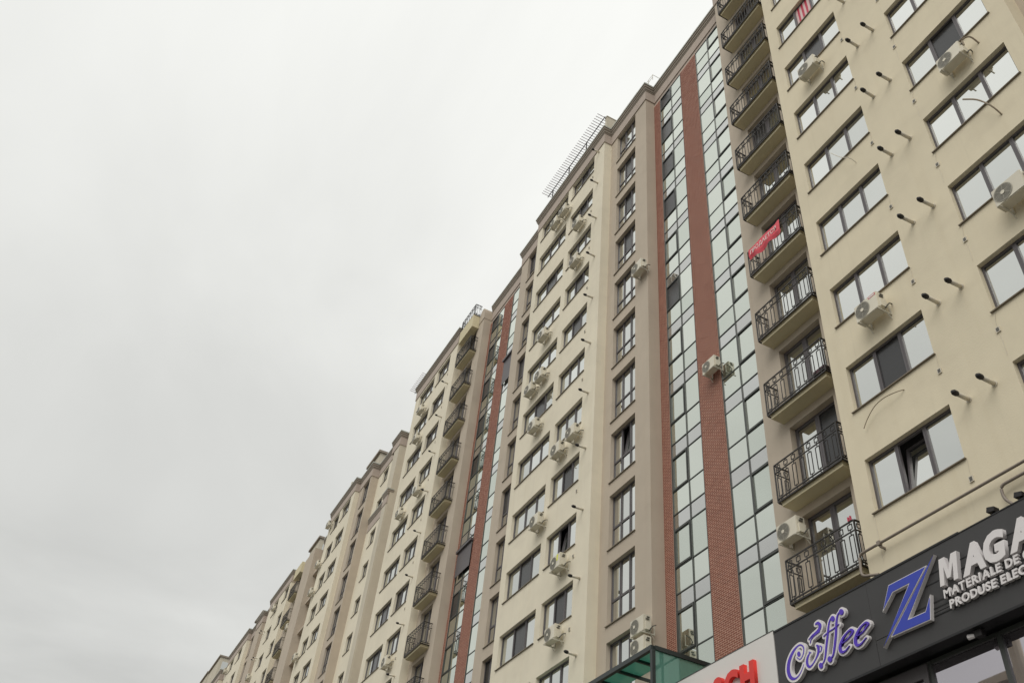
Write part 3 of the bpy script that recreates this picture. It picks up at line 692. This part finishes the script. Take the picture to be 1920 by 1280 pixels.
# ------------------------------------------------------------------ air conditioners
def ac_meshes():
    w, h, d = .80, .56, .30; r = {}
    b = MB(); b.box(-w / 2, w / 2, 0, d, -h / 2, h / 2)
    me = b.mesh('body', ['ac']); bm = bmesh.new(); bm.from_mesh(me); bmesh.ops.bevel(bm, geom=bm.edges[:], offset=.018, segments=2, affect='EDGES'); bm.to_mesh(me); bm.free()
    r['body'] = me
    cx = -.13; b = MB(); n = 28
    ring = lambda rad, y: [(cx + rad * math.cos(2 * math.pi * i / n), y, rad * math.sin(2 * math.pi * i / n)) for i in range(n)]
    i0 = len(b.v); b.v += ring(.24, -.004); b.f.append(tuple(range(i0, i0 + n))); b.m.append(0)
    for rad, wd in ((.235, .012), (.205, .006), (.175, .006), (.145, .006), (.115, .006), (.085, .006)):
        for i in range(n):
            a0, a1 = 2 * math.pi * i / n, 2 * math.pi * (i + 1) / n
            q = lambda rr, a, y: (cx + rr * math.cos(a), y, rr * math.sin(a))
            b.quad(q(rad - wd, a0, -.012), q(rad + wd, a0, -.012), q(rad + wd, a1, -.012), q(rad - wd, a1, -.012), 1)
    for k in range(6):
        a = math.pi * k / 3 + .4; c, s = math.cos(a), math.sin(a); t = .006
        b.quad((cx + .05 * c - t * s, -.013, .05 * s + t * c), (cx + .05 * c + t * s, -.013, .05 * s - t * c), (cx + .23 * c + t * s, -.013, .23 * s - t * c), (cx + .23 * c - t * s, -.013, .23 * s + t * c), 1)
    r['fan_grille'] = b.mesh('fan_grille', ['acdark', 'acgrille'])
    b = MB(); b.tube([(cx, -.01, 0), (cx, -.022, 0)], .055, 14); r['hub'] = b.mesh('hub', ['ac'])
    b = MB(); b.box(w / 2, w / 2 + .045, .05, .27, -.24, .02); b.box(w / 2, w / 2 + .03, .08, .2, .1, .14, 1); b.box(w / 2, w / 2 + .03, .12, .22, .18, .21, 1)
    b.tube([(w / 2 + .02, .2, -.26), (w / 2 + .08, .22, -.2), (w / 2 + .09, .3, -.1), (w / 2 + .05, .44, -.02)], .018, 7, 1)
    r['valve_cover'] = b.mesh('valve_cover', ['ac', 'acdark'])
    b = MB(); b.box(-.018, .018, -.06, .445, -h / 2 - .06, -h / 2 - .025); b.box(-.018, .018, .41, .445, -h / 2 - .025, -h / 2 + .3); b.box(-.03, .03, .04, .1, -h / 2 - .024, -h / 2); b.box(-.03, .03, .2, .26, -h / 2 - .024, -h / 2)
    b.tube([(0, .30, -h / 2 - .05), (0, .43, -h / 2 - .2)], .012, 5); r['bracket'] = b.mesh('bracket', ['galv'])
    return r
AC = ac_meshes(); RA = random.Random(21)
def air_con(x, yw, z, label, sticker=None, s=1.0):
    e = empty('air_conditioner', (x, yw - .445 * s, z), label, 'air conditioner', 'air conditioners on the facades'); e.scale = (s, s, s * RA.uniform(.95, 1.05))
    for n_ in ('body', 'fan_grille', 'hub', 'valve_cover'): link(n_, AC[n_], e, (0, 0, 0), True)
    for dx_ in (-.30, .36): link('bracket', AC['bracket'], e, (dx_, 0, 0), True)
    if sticker == 'red':
        MB().box(.12, .36, -.004, .0, .17, .25).box(.14, .34, -.006, -.0041, .185, .235, 1).build('sticker', ['redlabel', 'signwhite'], e, local=True)
    if sticker == 'yellow': MB().box(.12, .24, -.004, 0, .0, .26).build('sticker', 'yellow', e, local=True)
    return e
air_con(-11.75, yA, 31.15, 'air conditioner hung under the window next to the red-striped blind, seen from below')
air_con(-11.62, yA, 19.13, 'white air conditioner with a small red sticker, under a window right of the balconies', 'red')
air_con(-7.12, yA, 19.18, 'large air conditioner at the right edge under a half open window', None, 1.0)
air_con(-7.17, yA, 25.0, 'air conditioner under the upper right windows with a pipe curving into the wall', None, .95)
air_con(-16.2, yB, 14.93, 'air conditioner beside the lowest iron balcony, at the edge of the green glass')
air_con(-19.72, 16.2, 23.62, 'air conditioner fixed to the near red brick strip', None, .9)
air_con(-23.55, yE, 31.98, 'air conditioner high on the taupe pier beside the tall windows')
air_con(-23.52, yE, 14.97, 'upper of two stacked air conditioners above the green glass canopy')
air_con(-23.52, yE, 14.27, 'lower of two stacked air conditioners just above the green glass canopy')
air_con(-30.75, yF, 43.25, 'right one of two air conditioners under the topmost windows of the middle cream wall')
air_con(-31.8, yF, 43.2, 'left one of two air conditioners under the topmost windows of the middle cream wall')
air_con(-28.9, yF, 40.25, 'air conditioner second from the top in the right window column of the middle cream wall')
air_con(-28.95, yF, 37.25, 'air conditioner third from the top in the right window column of the middle cream wall')
air_con(-32.0, yF, 34.3, 'air conditioner in the left column of the middle cream wall, uppermost below the roof pair')
air_con(-31.9, yF, 31.42, 'right one of two neighbouring air conditioners halfway up the middle cream wall')
air_con(-33.0, yF, 31.25, 'left one of two neighbouring air conditioners near the left edge of the middle cream wall')
air_con(-32.1, yF, 28.35, 'single air conditioner one floor under the neighbouring two in the middle cream wall')
air_con(-28.1, yF, 25.45, 'upper of two close air conditioners between the window columns of the middle cream wall')
air_con(-29.4, yF, 25.3, 'lower left of two close air conditioners between window columns of the middle cream wall')
air_con(-30.92, yF, 22.42, 'air conditioner bracketed in front of a left column window low on the middle cream wall')
air_con(-28.65, yF, 19.4, 'air conditioner with a yellow label under the tilted open window', 'yellow')
air_con(-28.72, yF, 16.48, 'lowest air conditioner on the middle cream wall, under a window with a dark screen')
air_con(-52.2, yK, 42.6, 'air conditioner just below the roof at the left end of the far cream wall')
air_con(-51.9, yK, 39.8, 'air conditioner one floor below the topmost one on the far cream wall')
air_con(-52.3, yK, 33.75, 'air conditioner halfway up the left edge of the far cream wall')
air_con(-49.3, yK, 34.0, 'air conditioner between two dark windows of the far cream wall')
air_con(-48.9, yK, 22.25, 'lowest air conditioner on the far cream wall beside the iron balconies')
air_con(-76.5, 15.55, 45.0, 'air conditioner at the roof edge of the second block')
air_con(-76.8, 15.55, 41.0, 'air conditioner by the small windows near the top of the second block')
air_con(-76.7, 15.55, 38.2, 'air conditioner at the left edge of the second block beside the dark loggias')
air_con(-76.2, 15.55, 32.0, 'air conditioner low on the left edge of the second block')
air_con(-87.2, 16.25, 39.0, 'air conditioner under a balcony of the second block')
air_con(-95.4, 15.8, 44.2, 'air conditioner below the roof at the far end of the second block')
air_con(-99.2, 15.8, 37.8, 'air conditioner at the far left corner of the second block')
air_con(-117.6, 15.7, 44.5, 'most distant air conditioner, on the farthest block')

# hoses
def hose(pts, r, label, mat='hose'):
    b = MB(); P = [Vector(p) for p in pts]; q = []
    for i in range(len(P) - 1):
        for t in (0, .25, .5, .75):
            a, c = P[max(i - 1, 0)], P[min(i + 2, len(P) - 1)]
            q.append(.5 * ((2 * P[i]) + (P[i + 1] - a) * t + (2 * a - 5 * P[i] + 4 * P[i + 1] - c) * t * t + (3 * P[i] - a - 3 * P[i + 1] + c) * t ** 3))
    q.append(P[-1]); b.tube(q, r, 6); tag(b.build('drain_hose', mat, smooth=True), label, 'hose', 'loose hoses on the cream wall')
hose([(-11.45, yA, 16.42), (-11.6, 14.95, 16.4), (-11.95, 14.9, 16.43), (-12.3, 14.92, 16.4), (-12.62, 14.95, 16.22), (-12.8, 14.97, 16.05)], .012, 'bent bare hose hanging on the cream wall below a window with a dark middle pane')
hose([(-11.1, yA, 25.1), (-11.15, 14.85, 25.25), (-11.4, 14.8, 25.55), (-11.7, 14.78, 26.1)], .012, 'thin hose stub sticking up in front of a window right of the balconies', 'flue')
hose([(-6.75, yA, 22.0), (-6.8, 14.85, 22.3), (-7.0, 14.75, 22.75), (-7.3, 14.72, 23.15)], .022, 'frayed insulated hose with loose ends sticking out below an upper right window')
hose([(-6.75, 14.8, 25.1), (-6.72, 14.78, 25.32), (-6.55, 14.86, 25.28), (-6.5, yA, 25.05)], .025, 'short curved pipe from an air conditioner into the wall at the upper right')

# ------------------------------------------------------------------ balcony extras
# red banner on the seventh balcony from the bottom railing
def banner():
    e = empty('banner', (-15.4, 15.1, 25.4), 'red for-sale banner tied along the railing of an iron balcony', 'banner')
    b = MB(); n = 16; ys = []
    for i in range(n + 1):
        t = i / n; x = -16.2 + 1.62 * t
        top = 26.0 - .02 * math.sin(t * 9) + (.05 if t > .92 else 0); bot = 25.52 - .10 * math.sin(t * math.pi) + .06 * math.sin(t * 13) - (.1 if t > .9 else 0)
        ys.append((x, top, bot, .03 * math.sin(t * 17)))
    for i in range(n):
        (x0, t0, b0, w0), (x1, t1, b1, w1) = ys[i], ys[i + 1]; m0, m1 = b0 + .16, b1 + .16
        b.quad((x0, 15.085, t0), (x1, 15.085, t1), (x1, 15.075 + w1 * .3, m1), (x0, 15.075 + w0 * .3, m0)); b.quad((x0, 15.075 + w0 * .3, m0), (x1, 15.075 + w1 * .3, m1), (x1, 15.12 + w1, b1), (x0, 15.12 + w0, b0))
    o = b.build('cloth', 'banner', e, smooth=True)
    return e
BANNER = banner()
b = MB(); b.box(-14.3, -13.85, 15.16, 15.34, 18.86, 19.06); tag(b.build('planter', 'maroon'), 'dark maroon planter box in the corner of an iron balcony', 'planter')
b = MB(); b.box(-13.97, -13.94, 15.1, 15.15, 14.02, 14.13).box(-13.9, -13.87, 15.1, 15.15, 14.02, 14.14); tag(b.build('clothes_peg', 'pink'), 'pink pegs clipped on the top rail of the lowest balcony', 'peg')

# ------------------------------------------------------------------ shop front and signs
SIGN = empty('sign_board', (-10, 14.9, 11), 'dark grey shop sign board along the foot of the cream wall', 'sign board')
b = MB(); b.box(-16.6, -13.46, 14.75, 15.05, 10.15, 12.03); b.box(-13.455, 1.5, 14.75, 15.05, 10.7, 12.03); b.box(-13.455, 1.5, 14.755, 15.05, 10.15, 10.69)
b.build('panel', 'signdark', SIGN)
MB().box(-16.61, -10.82, 14.735, 15.055, 12.031, 12.075).box(-10.815, 1.5, 14.74, 15.055, 12.031, 12.055).build('capping', 'signblack', SIGN)
MB().box(-16.6, 1.5, 14.75, 15.05, 10.10, 10.148).build('bottom_trim', 'signblack', SIGN)
WHITE = empty('sign_board', (-18.7, 14.9, 11), 'white shop sign board with red letters left of the dark one', 'sign board')
MB().box(-20.95, -16.63, 14.75, 15.05, 10.15, 12.1).build('panel', 'signwhite', WHITE)
MB().box(-20.96, -16.625, 14.742, 15.055, 12.101, 12.12).build('capping', 'cframe', WHITE)

HEAVY = {'M': [(0, 0), (0, 1), (.29, 1), (.46, .45), (.63, 1), (.92, 1), (.92, 0), (.70, 0), (.70, .66), (.55, .18), (.37, .18), (.22, .66), (.22, 0)],
         'N': [(0, 0), (0, 1), (.26, 1), (.56, .42), (.56, 1), (.78, 1), (.78, 0), (.52, 0), (.22, .58), (.22, 0)]}
def text_mesh(s, height, depth, bold=.02, shear=0.0):
    """one character as a mesh: cap height = height, extruded depth, front at y = 0"""
    cu = bpy.data.curves.new('t', 'FONT'); cu.body = s; cu.size = 1; cu.offset = min(bold, .028) if s in 'MN' else bold; cu.shear = shear; cu.extrude = .5; cu.resolution_u = 3
    o = bpy.data.objects.new('t', cu); COL.objects.link(o); dg = bpy.context.evaluated_depsgraph_get(); dg.update()
    if s in HEAVY and bold > .04:
        bpy.data.objects.remove(o); bpy.data.curves.remove(cu)
        pl = [((x + y * shear) * height, y * height) for x, y in HEAVY[s]]
        me = MB().prism(pl, 0, depth).mesh('letter', ['white']); return me, min(p[0] for p in pl), max(p[0] for p in pl)
    me = bpy.data.meshes.new_from_object(o.evaluated_get(dg)); bpy.data.objects.remove(o); bpy.data.curves.remove(cu)
    k = height / .729
    for v in me.vertices: x, y, z = v.co; v.co = (x * k, (.5 - z) * depth, y * k)
    xs = [v.co.x for v in me.vertices] or [0]
    return me, min(xs), max(xs)
def write(parent, s, x0, x1, z, height, depth, yfront, mats, bold=.03, shear=0.0, name='letter', gap=None):
    """letters one by one from x0; total width squeezed to x1"""
    items = []; x = 0
    for ch in s:
        if ch == ' ': x += height * .42; continue
        me, a, c = text_mesh(ch, height, depth, bold, shear); base = me
        items.append((me, x - a, c - a)); x += (c - a) + (height * .13 if gap is None else gap) - shear * height * .55
    tot = items[-1][1] + items[-1][2] if items else 1
    k = (x1 - x0) / (x - (height * .13 if gap is None else gap) + shear * height * .55)
    for me, xo, wd in items:
        me.materials.clear()
        for q in mats: me.materials.append(M[q])
        if len(mats) > 1:
            for p in me.polygons: p.material_index = 0 if p.normal.y < -.7 else 1
        o = link(name, me, parent, (x0 + xo * k, yfront, z), False); o.scale.x = k
LET = empty('sign_lettering', (-9, 14.7, 11), 'raised white capital lettering on the dark sign board right of the emblem', 'lettering')
write(LET, 'MAGAZIN', -11.47, -7.75, 11.09, .56, .10, 14.65, ['white'], .055, .22)
write(LET, 'MATERIALE DE CONSTRUCTII', -11.46, -7.85, 10.845, .175, .07, 14.67, ['white'], .035, .1)
write(LET, 'PRODUSE ELECTRICE', -11.38, -8.85, 10.60, .17, .07, 14.67, ['white'], .035, .1)
b = MB()
for z in (10.9, 10.78, 10.63): b.box(-12.6, -7.5, 14.742, 14.7495, z - .012, z + .012)
for z in (11.3, 11.5): b.box(-11.9, -7.5, 14.742, 14.7495, z - .01, z + .01)
b.build('mounting_rail', 'signblack', LET)
write(WHITE, 'BOSCH', -20.3, -17.34, 10.95, .63, .11, 14.64, ['red'], .06, 0)

# script word: ribbons along the strokes, white backing and violet face
COFFEE = {'C': [[(-15.791, 11.108, 0.0146), (-15.688, 11.027, 0.0183), (-15.569, 11.113, 0.0256), (-15.532, 11.245, 0.0292), (-15.605, 11.344, 0.0292), (-15.735, 11.353, 0.0365), (-15.909, 11.267, 0.073), (-16.055, 11.116, 0.1004), (-16.125, 10.939, 0.1096), (-16.11, 10.791, 0.1004), (-16.036, 10.686, 0.073), (-15.912, 10.646, 0.0402), (-15.775, 10.69, 0.0256), (-15.652, 10.8, 0.0146), (-15.6, 10.872, 0.0073)], [(-15.719, 11.174, 0.0986), (-15.708, 11.148, 0.0986)]], 'o': [[(-15.345, 11.071, 0.0183), (-15.436, 10.995, 0.0548), (-15.479, 10.903, 0.073), (-15.471, 10.811, 0.0639), (-15.405, 10.754, 0.0456), (-15.298, 10.788, 0.0292), (-15.182, 10.872, 0.0329), (-15.085, 10.98, 0.0639), (-15.063, 11.097, 0.073), (-15.101, 11.155, 0.0365)], [(-15.009, 11.114, 0.0183), (-14.958, 11.06, 0.0256), (-14.997, 10.985, 0.0183), (-15.06, 10.981, 0.011)], [(-15.379, 11.097, 0.0146), (-15.317, 11.058, 0.0183)]], 'steam': [[(-15.05, 11.652, 0.0256), (-14.967, 11.647, 0.0621), (-14.915, 11.568, 0.0822), (-14.955, 11.491, 0.073), (-15.068, 11.457, 0.0402), (-15.2, 11.432, 0.0256), (-15.312, 11.385, 0.0146), (-15.335, 11.371, 0.0073)], [(-14.965, 11.44, 0.0365), (-15.128, 11.409, 0.0256), (-15.245, 11.361, 0.0183), (-15.302, 11.276, 0.0073)]], 'f1': [[(-14.522, 11.62, 0.0146), (-14.597, 11.557, 0.0292), (-14.659, 11.435, 0.0438), (-14.72, 11.26, 0.0511), (-14.794, 11.073, 0.0511), (-14.851, 10.916, 0.0438), (-14.9, 10.793, 0.0329), (-14.966, 10.711, 0.0219), (-15.033, 10.682, 0.0183)], [(-14.498, 11.583, 0.1059), (-14.488, 11.561, 0.1059)], [(-15.066, 10.676, 0.1059), (-15.056, 10.655, 0.1059)], [(-14.851, 11.281, 0.0146), (-14.694, 11.322, 0.0183), (-14.52, 11.338, 0.0183)]], 'f2': [[(-14.26, 11.645, 0.0146), (-14.334, 11.583, 0.0292), (-14.403, 11.429, 0.0438), (-14.456, 11.234, 0.0511), (-14.52, 11.045, 0.0511), (-14.595, 10.862, 0.0438), (-14.652, 10.76, 0.0292), (-14.72, 10.723, 0.0183)], [(-14.207, 11.633, 0.1132), (-14.197, 11.611, 0.1132)], [(-14.764, 10.721, 0.1132), (-14.754, 10.7, 0.1132)], [(-14.52, 11.338, 0.0183), (-14.43, 11.358, 0.0183), (-14.341, 11.379, 0.0146)]], 'e1': [[(-14.356, 10.917, 0.011), (-14.171, 10.954, 0.0183), (-14.017, 11.019, 0.0329), (-13.958, 11.076, 0.0438), (-14.004, 11.128, 0.0402), (-14.139, 11.1, 0.0292), (-14.274, 11.026, 0.0511), (-14.382, 10.908, 0.0694), (-14.414, 10.816, 0.073), (-14.371, 10.74, 0.0548), (-14.267, 10.73, 0.0292), (-14.163, 10.779, 0.0146), (-14.124, 10.799, 0.0073)]], 'e2': [[(-13.878, 10.917, 0.011), (-13.688, 10.95, 0.0183), (-13.558, 11.022, 0.0329), (-13.491, 11.066, 0.0438), (-13.536, 11.117, 0.0402), (-13.665, 11.097, 0.0292), (-13.796, 11.025, 0.0511), (-13.903, 10.909, 0.0694), (-13.937, 10.81, 0.073), (-13.898, 10.728, 0.0548), (-13.786, 10.722, 0.0292), (-13.672, 10.774, 0.0146), (-13.61, 10.802, 0.0073)]]}
def ribbon(b, pts, extra, y0, y1):
    P = [Vector((x, z)) for x, z, w in pts]; Wd = [w for x, z, w in pts]; q = []; ww = []
    for i in range(len(P) - 1):
        for t in (0, .2, .4, .6, .8):
            a, c = P[max(i - 1, 0)], P[min(i + 2, len(P) - 1)]
            q.append(.5 * ((2 * P[i]) + (P[i + 1] - a) * t + (2 * a - 5 * P[i] + 4 * P[i + 1] - c) * t * t + (3 * P[i] - a - 3 * P[i + 1] + c) * t ** 3)); ww.append(Wd[i] + (Wd[i + 1] - Wd[i]) * t)
    q.append(P[-1]); ww.append(Wd[-1]); n = len(q); Lp, Rp = [], []
    for i in range(n):
        t = (q[min(i + 1, n - 1)] - q[max(i - 1, 0)]); t = t.normalized() if t.length > 1e-6 else Vector((1, 0)); nn = Vector((-t.y, t.x)); h = ww[i] / 2 + extra
        Lp.append(q[i] + nn * h); Rp.append(q[i] - nn * h)
    for i in range(n - 1):
        a, c, d, e = Lp[i], Lp[i + 1], Rp[i + 1], Rp[i]
        b.quad((a.x, y0, a.y), (c.x, y0, c.y), (d.x, y0, d.y), (e.x, y0, e.y))
        b.quad((a.x, y0, a.y), (c.x, y0, c.y), (c.x, y1, c.y), (a.x, y1, a.y)); b.quad((e.x, y0, e.y), (d.x, y0, d.y), (d.x, y1, d.y), (e.x, y1, e.y))
    for i, sgn in ((0, -1), (n - 1, 1)):
        t = q[min(i + 1, n - 1)] - q[max(i - 1, 0)]; t = (t.normalized() if t.length > 1e-6 else Vector((1, 0))) * sgn; nn = Vector((-t.y, t.x)); h = ww[i] / 2 + extra; arc = []
        for k in range(9):
            a = -math.pi / 2 + math.pi * k / 8; arc.append(q[i] + t * h * math.cos(a) + nn * h * math.sin(a))
        k0 = len(b.v); b.v += [(p.x, y0, p.y) for p in arc]; b.f.append(tuple(range(k0, k0 + 9))); b.m.append(0)
        for k in range(8): p, p2 = arc[k], arc[k + 1]; b.quad((p.x, y0, p.y), (p2.x, y0, p2.y), (p2.x, y1, p2.y), (p.x, y1, p.y))
CSG = empty('script_sign', (-14.9, 14.7, 11), 'white and violet script word sign with a steam curl on the dark board', 'sign')
cnt = 0; fc = 0
for key, sts in COFFEE.items():
    bk = MB(); fa = MB()
    for st in sts:
        cnt += 1; fc += 1
        ribbon(bk, st, .054, 14.652 + .0012 * cnt, 14.748)
        ribbon(fa, st, .002, 14.649 - .0006 * fc, 14.651 + .0012 * cnt)
    o = bk.build('steam_curl' if key == 'steam' else 'letter', 'white', CSG)
    fa.build('letter_face', 'violet', o)
# emblem: two interlocked blades of a Z
ZL = [[(-11.674, 11.666), (-12.748, 11.669), (-13.042, 11.159), (-12.672, 11.468), (-12.218, 11.471), (-13.199, 10.425)], [(-11.445, 11.811), (-12.952, 10.566), (-11.878, 10.544), (-11.753, 11.049), (-11.957, 10.753), (-12.413, 10.764)]]
def inset(poly, d):
    n = len(poly); ar = sum(poly[i][0] * poly[(i + 1) % n][1] - poly[(i + 1) % n][0] * poly[i][1] for i in range(n)); sg = 1 if ar > 0 else -1; res = []
    for i in range(n):
        p0, p1, p2 = Vector(poly[i - 1]), Vector(poly[i]), Vector(poly[(i + 1) % n]); a = (p1 - p0).normalized(); c = (p2 - p1).normalized()
        na, nc = Vector((-a.y, a.x)) * sg, Vector((-c.y, c.x)) * sg; k = na + nc; k = k / max(k.dot(na), .08); res.append(tuple(p1 + k * d))
    return res
EMB = empty('emblem', (-12.3, 14.7, 11.1), 'blue letter emblem with white rims, two slanted blades, on the dark sign board', 'emblem')
for i, p in enumerate(ZL):
    o = MB().prism(p, 14.652 + .0015 * i, 14.748).build('blade', 'white', EMB); MB().prism(inset(p, .016), 14.646, 14.653 + .001 * i).build('blade_face', 'blue', o)

# banner print, on the cloth
write(BANNER, 'ПРОДАЕТСЯ', -16.1, -14.75, 25.68, .19, .006, 15.066, ['bannertext'], .02, 0)

# shop window under the sign
SW = MB()
for x in (-16.5, -13.3, -12.62, -10.9, -8.6, -6.3, -4.0): SW.box(x - .05, x + .05, 15.21, 15.29, .13, 10.09)
for z in (.2, 3.2, 6.6, 10.06): SW.box(-16.6, 1.5, 15.22, 15.28, z - .04, z + .04)
SHOP = SW.build('shop_window', 'cframe', B1)
xs = [-16.5, -13.3, -12.62, -10.9, -8.6, -6.3, -4.0]
for i in range(len(xs) - 1):
    for z0, z1 in ((.2, 3.2), (3.2, 6.6), (6.6, 10.06)): pane(SHOP, xs[i] + .02, xs[i + 1] - .02, z0 + .02, z1 - .02, 15.25, 'shopglass', tilt=.1, local=False)
f = MB(); f.box(-16.4, -12.66, 15.17, 15.208, 9.78, 10.05); f.box(-12.80, -12.67, 15.17, 15.208, .2, 9.779); f.box(-16.4, -16.25, 15.17, 15.208, .2, 9.779); f.build('opening_sash', 'frame', SHOP)
MB().box(-16.6, 1.5, 15.0, 15.36, 10.16, 10.3).box(-13.55, -5.5, 15.06, 15.3, 10.31, 12.09).box(-5.49, 1.5, 15.06, 15.6, 10.31, 12.09).build('soffit', 'signblack', B1)
# spot lamp under the soffit, floodlights above the sign
e = empty('spot_lamp', (-11.15, 14.9, 10.05), 'small white spot lamp under the bottom edge of the dark sign', 'lamp')
MB().tube([(-11.3, 14.88, 10.03), (-11.16, 14.9, 10.02)], [.055, .04], 10).build('lamp_head', 'white', e); MB().box(-11.14, -10.97, 14.85, 14.97, 9.96, 10.09).build('housing', 'black', e)
for x, lb in ((-10.02, 'left one of two black floodlights on top of the dark sign'), (-9.36, 'right one of two black floodlights on top of the dark sign')):
    e = empty('floodlight', (x, 14.88, 12.1), lb, 'floodlight', 'floodlights on the sign')
    MB().prism([(x - .10, 12.19), (x + .08, 12.15), (x + .10, 12.24), (x - .06, 12.29)], 14.80, 14.95).build('lamp_head', 'black', e); MB().box(x - .01, x + .03, 14.86, 14.89, 12.06, 12.17).build('bracket', 'signblack', e)

# pipes on the wall above the sign
def wall_pipe(pts, r, label, brackets=()):
    e = empty('wall_pipe', pts[0], label, 'pipe', 'pipes above the sign')
    q = []
    P = [Vector(p) for p in pts]; q = [P[0]]
    for i in range(1, len(P) - 1):
        a, c = (P[i - 1] - P[i]).normalized(), (P[i + 1] - P[i]).normalized(); rad = .12
        p0, p2 = P[i] + a * rad, P[i] + c * rad
        for t in (0, .2, .4, .6, .8, 1): q.append(p0 * (1 - t) ** 2 + P[i] * 2 * t * (1 - t) + p2 * t * t)
    q.append(P[-1]); MB().tube(q, r, 10).build('tube', 'pipe', e, smooth=True)
    for x, y, z in brackets: MB().box(x - .02, x + .02, y, 15.058, z - .10, z - .05).box(x - .045, x + .045, y - .045, y + .045, z - .05, z + .05).build('bracket', 'pipe', e)
wall_pipe([(3, 14.9, 12.86), (-13.62, 14.9, 12.88), (-13.62, 14.86, 12.32), (-13.2, 14.95, 12.22)], .033, 'long grey brown pipe running above the dark sign and bending down beside the lowest balcony', [(-12.98, 14.9, 12.88), (-8, 14.9, 12.88), (-3, 14.9, 12.88)])
wall_pipe([(3, 14.93, 12.66), (-9.74, 14.93, 12.66), (-9.74, 14.93, 12.36), (-9.55, 14.95, 12.1)], .033, 'shorter grey pipe below the long one, bending down behind the sign top', [(-6, 14.93, 12.66)])
wall_pipe([(3, 14.97, 12.5), (-9.2, 14.97, 12.5), (-9.2, 14.97, 12.3), (-9.0, 14.98, 12.1)], .03, 'third grey pipe at the right edge, just above the sign top')

# green glass canopy left of the white sign
CAN = empty('glass_canopy', (-24, 15, 0), 'green glass entrance canopy with a dark frame left of the white sign', 'canopy')
x1, x0, y0, y1, zt = -21.1, -31.0, 14.2, 16.2, 13.1
MB().box(x0, x1, y0 - .06, y0 + .06, zt - .07, zt + .07).build('front_beam', 'canopy', CAN)
MB().box(x1 - .055, x1 + .055, y0 + .061, y1, zt - .065, zt + .065).build('side_beam', 'canopy', CAN)
for x in (x1, -26.0, x0): MB().box(x - .055, x + .055, y0 - .055, y0 + .055, 0, zt - .071).build('post', 'canopy', CAN)
for i in range(1, 9): MB().box(x1 - i * 1.0 - .04, x1 - i * 1.0 + .04, y0 + .061, y1 + (0 if x1 - i > -23.2 else -.6), zt - .06, zt + .02).build('purlin', 'canopy', CAN)
MB().box(x0, x1 - .06, y0 + .062, 15.1, zt + .03, zt + .045).build('roof_pane', 'cglass', CAN)
MB().box(x1 - .012, x1 + .012, y0 + .062, y1, 8.0, zt - .066).build('side_pane', 'cglass', CAN)
for i in range(5): MB().box(x0 + i * 1.98, x0 + i * 1.98 + 1.95, y0 - .01, y0 + .01, 4.0, 10.5).build('front_pane', 'cglass', CAN)

# the house across the street: only seen as a reflection in the shop glass
OPP = empty('town_house', (-28, -16, 0), 'pale house across the street, mirrored in the shop glass at the lower right', 'house')
b = MB(); b.box(-33.2, -20, -24, -14.0, 0, 23.6); b.build('wall', 'opposite', OPP)
b = MB(); b.prism([(-33.8, 23.6), (-19.4, 23.6), (-19.4, 24.3), (-33.6, 24.0)], -24.6, -13.4); b.build('roof', 'pale', OPP)
b = MB(); b.tube([(-30.6, -13.2, 0), (-30.6, -13.2, 25.6)], .35, 12); b.build('column', 'pale', OPP)
for i in range(3): MB().box(-32 + i * 4.0, -30.4 + i * 4.0, -13.99, -13.9, 19.5, 21.8).build('window', 'dark', OPP)
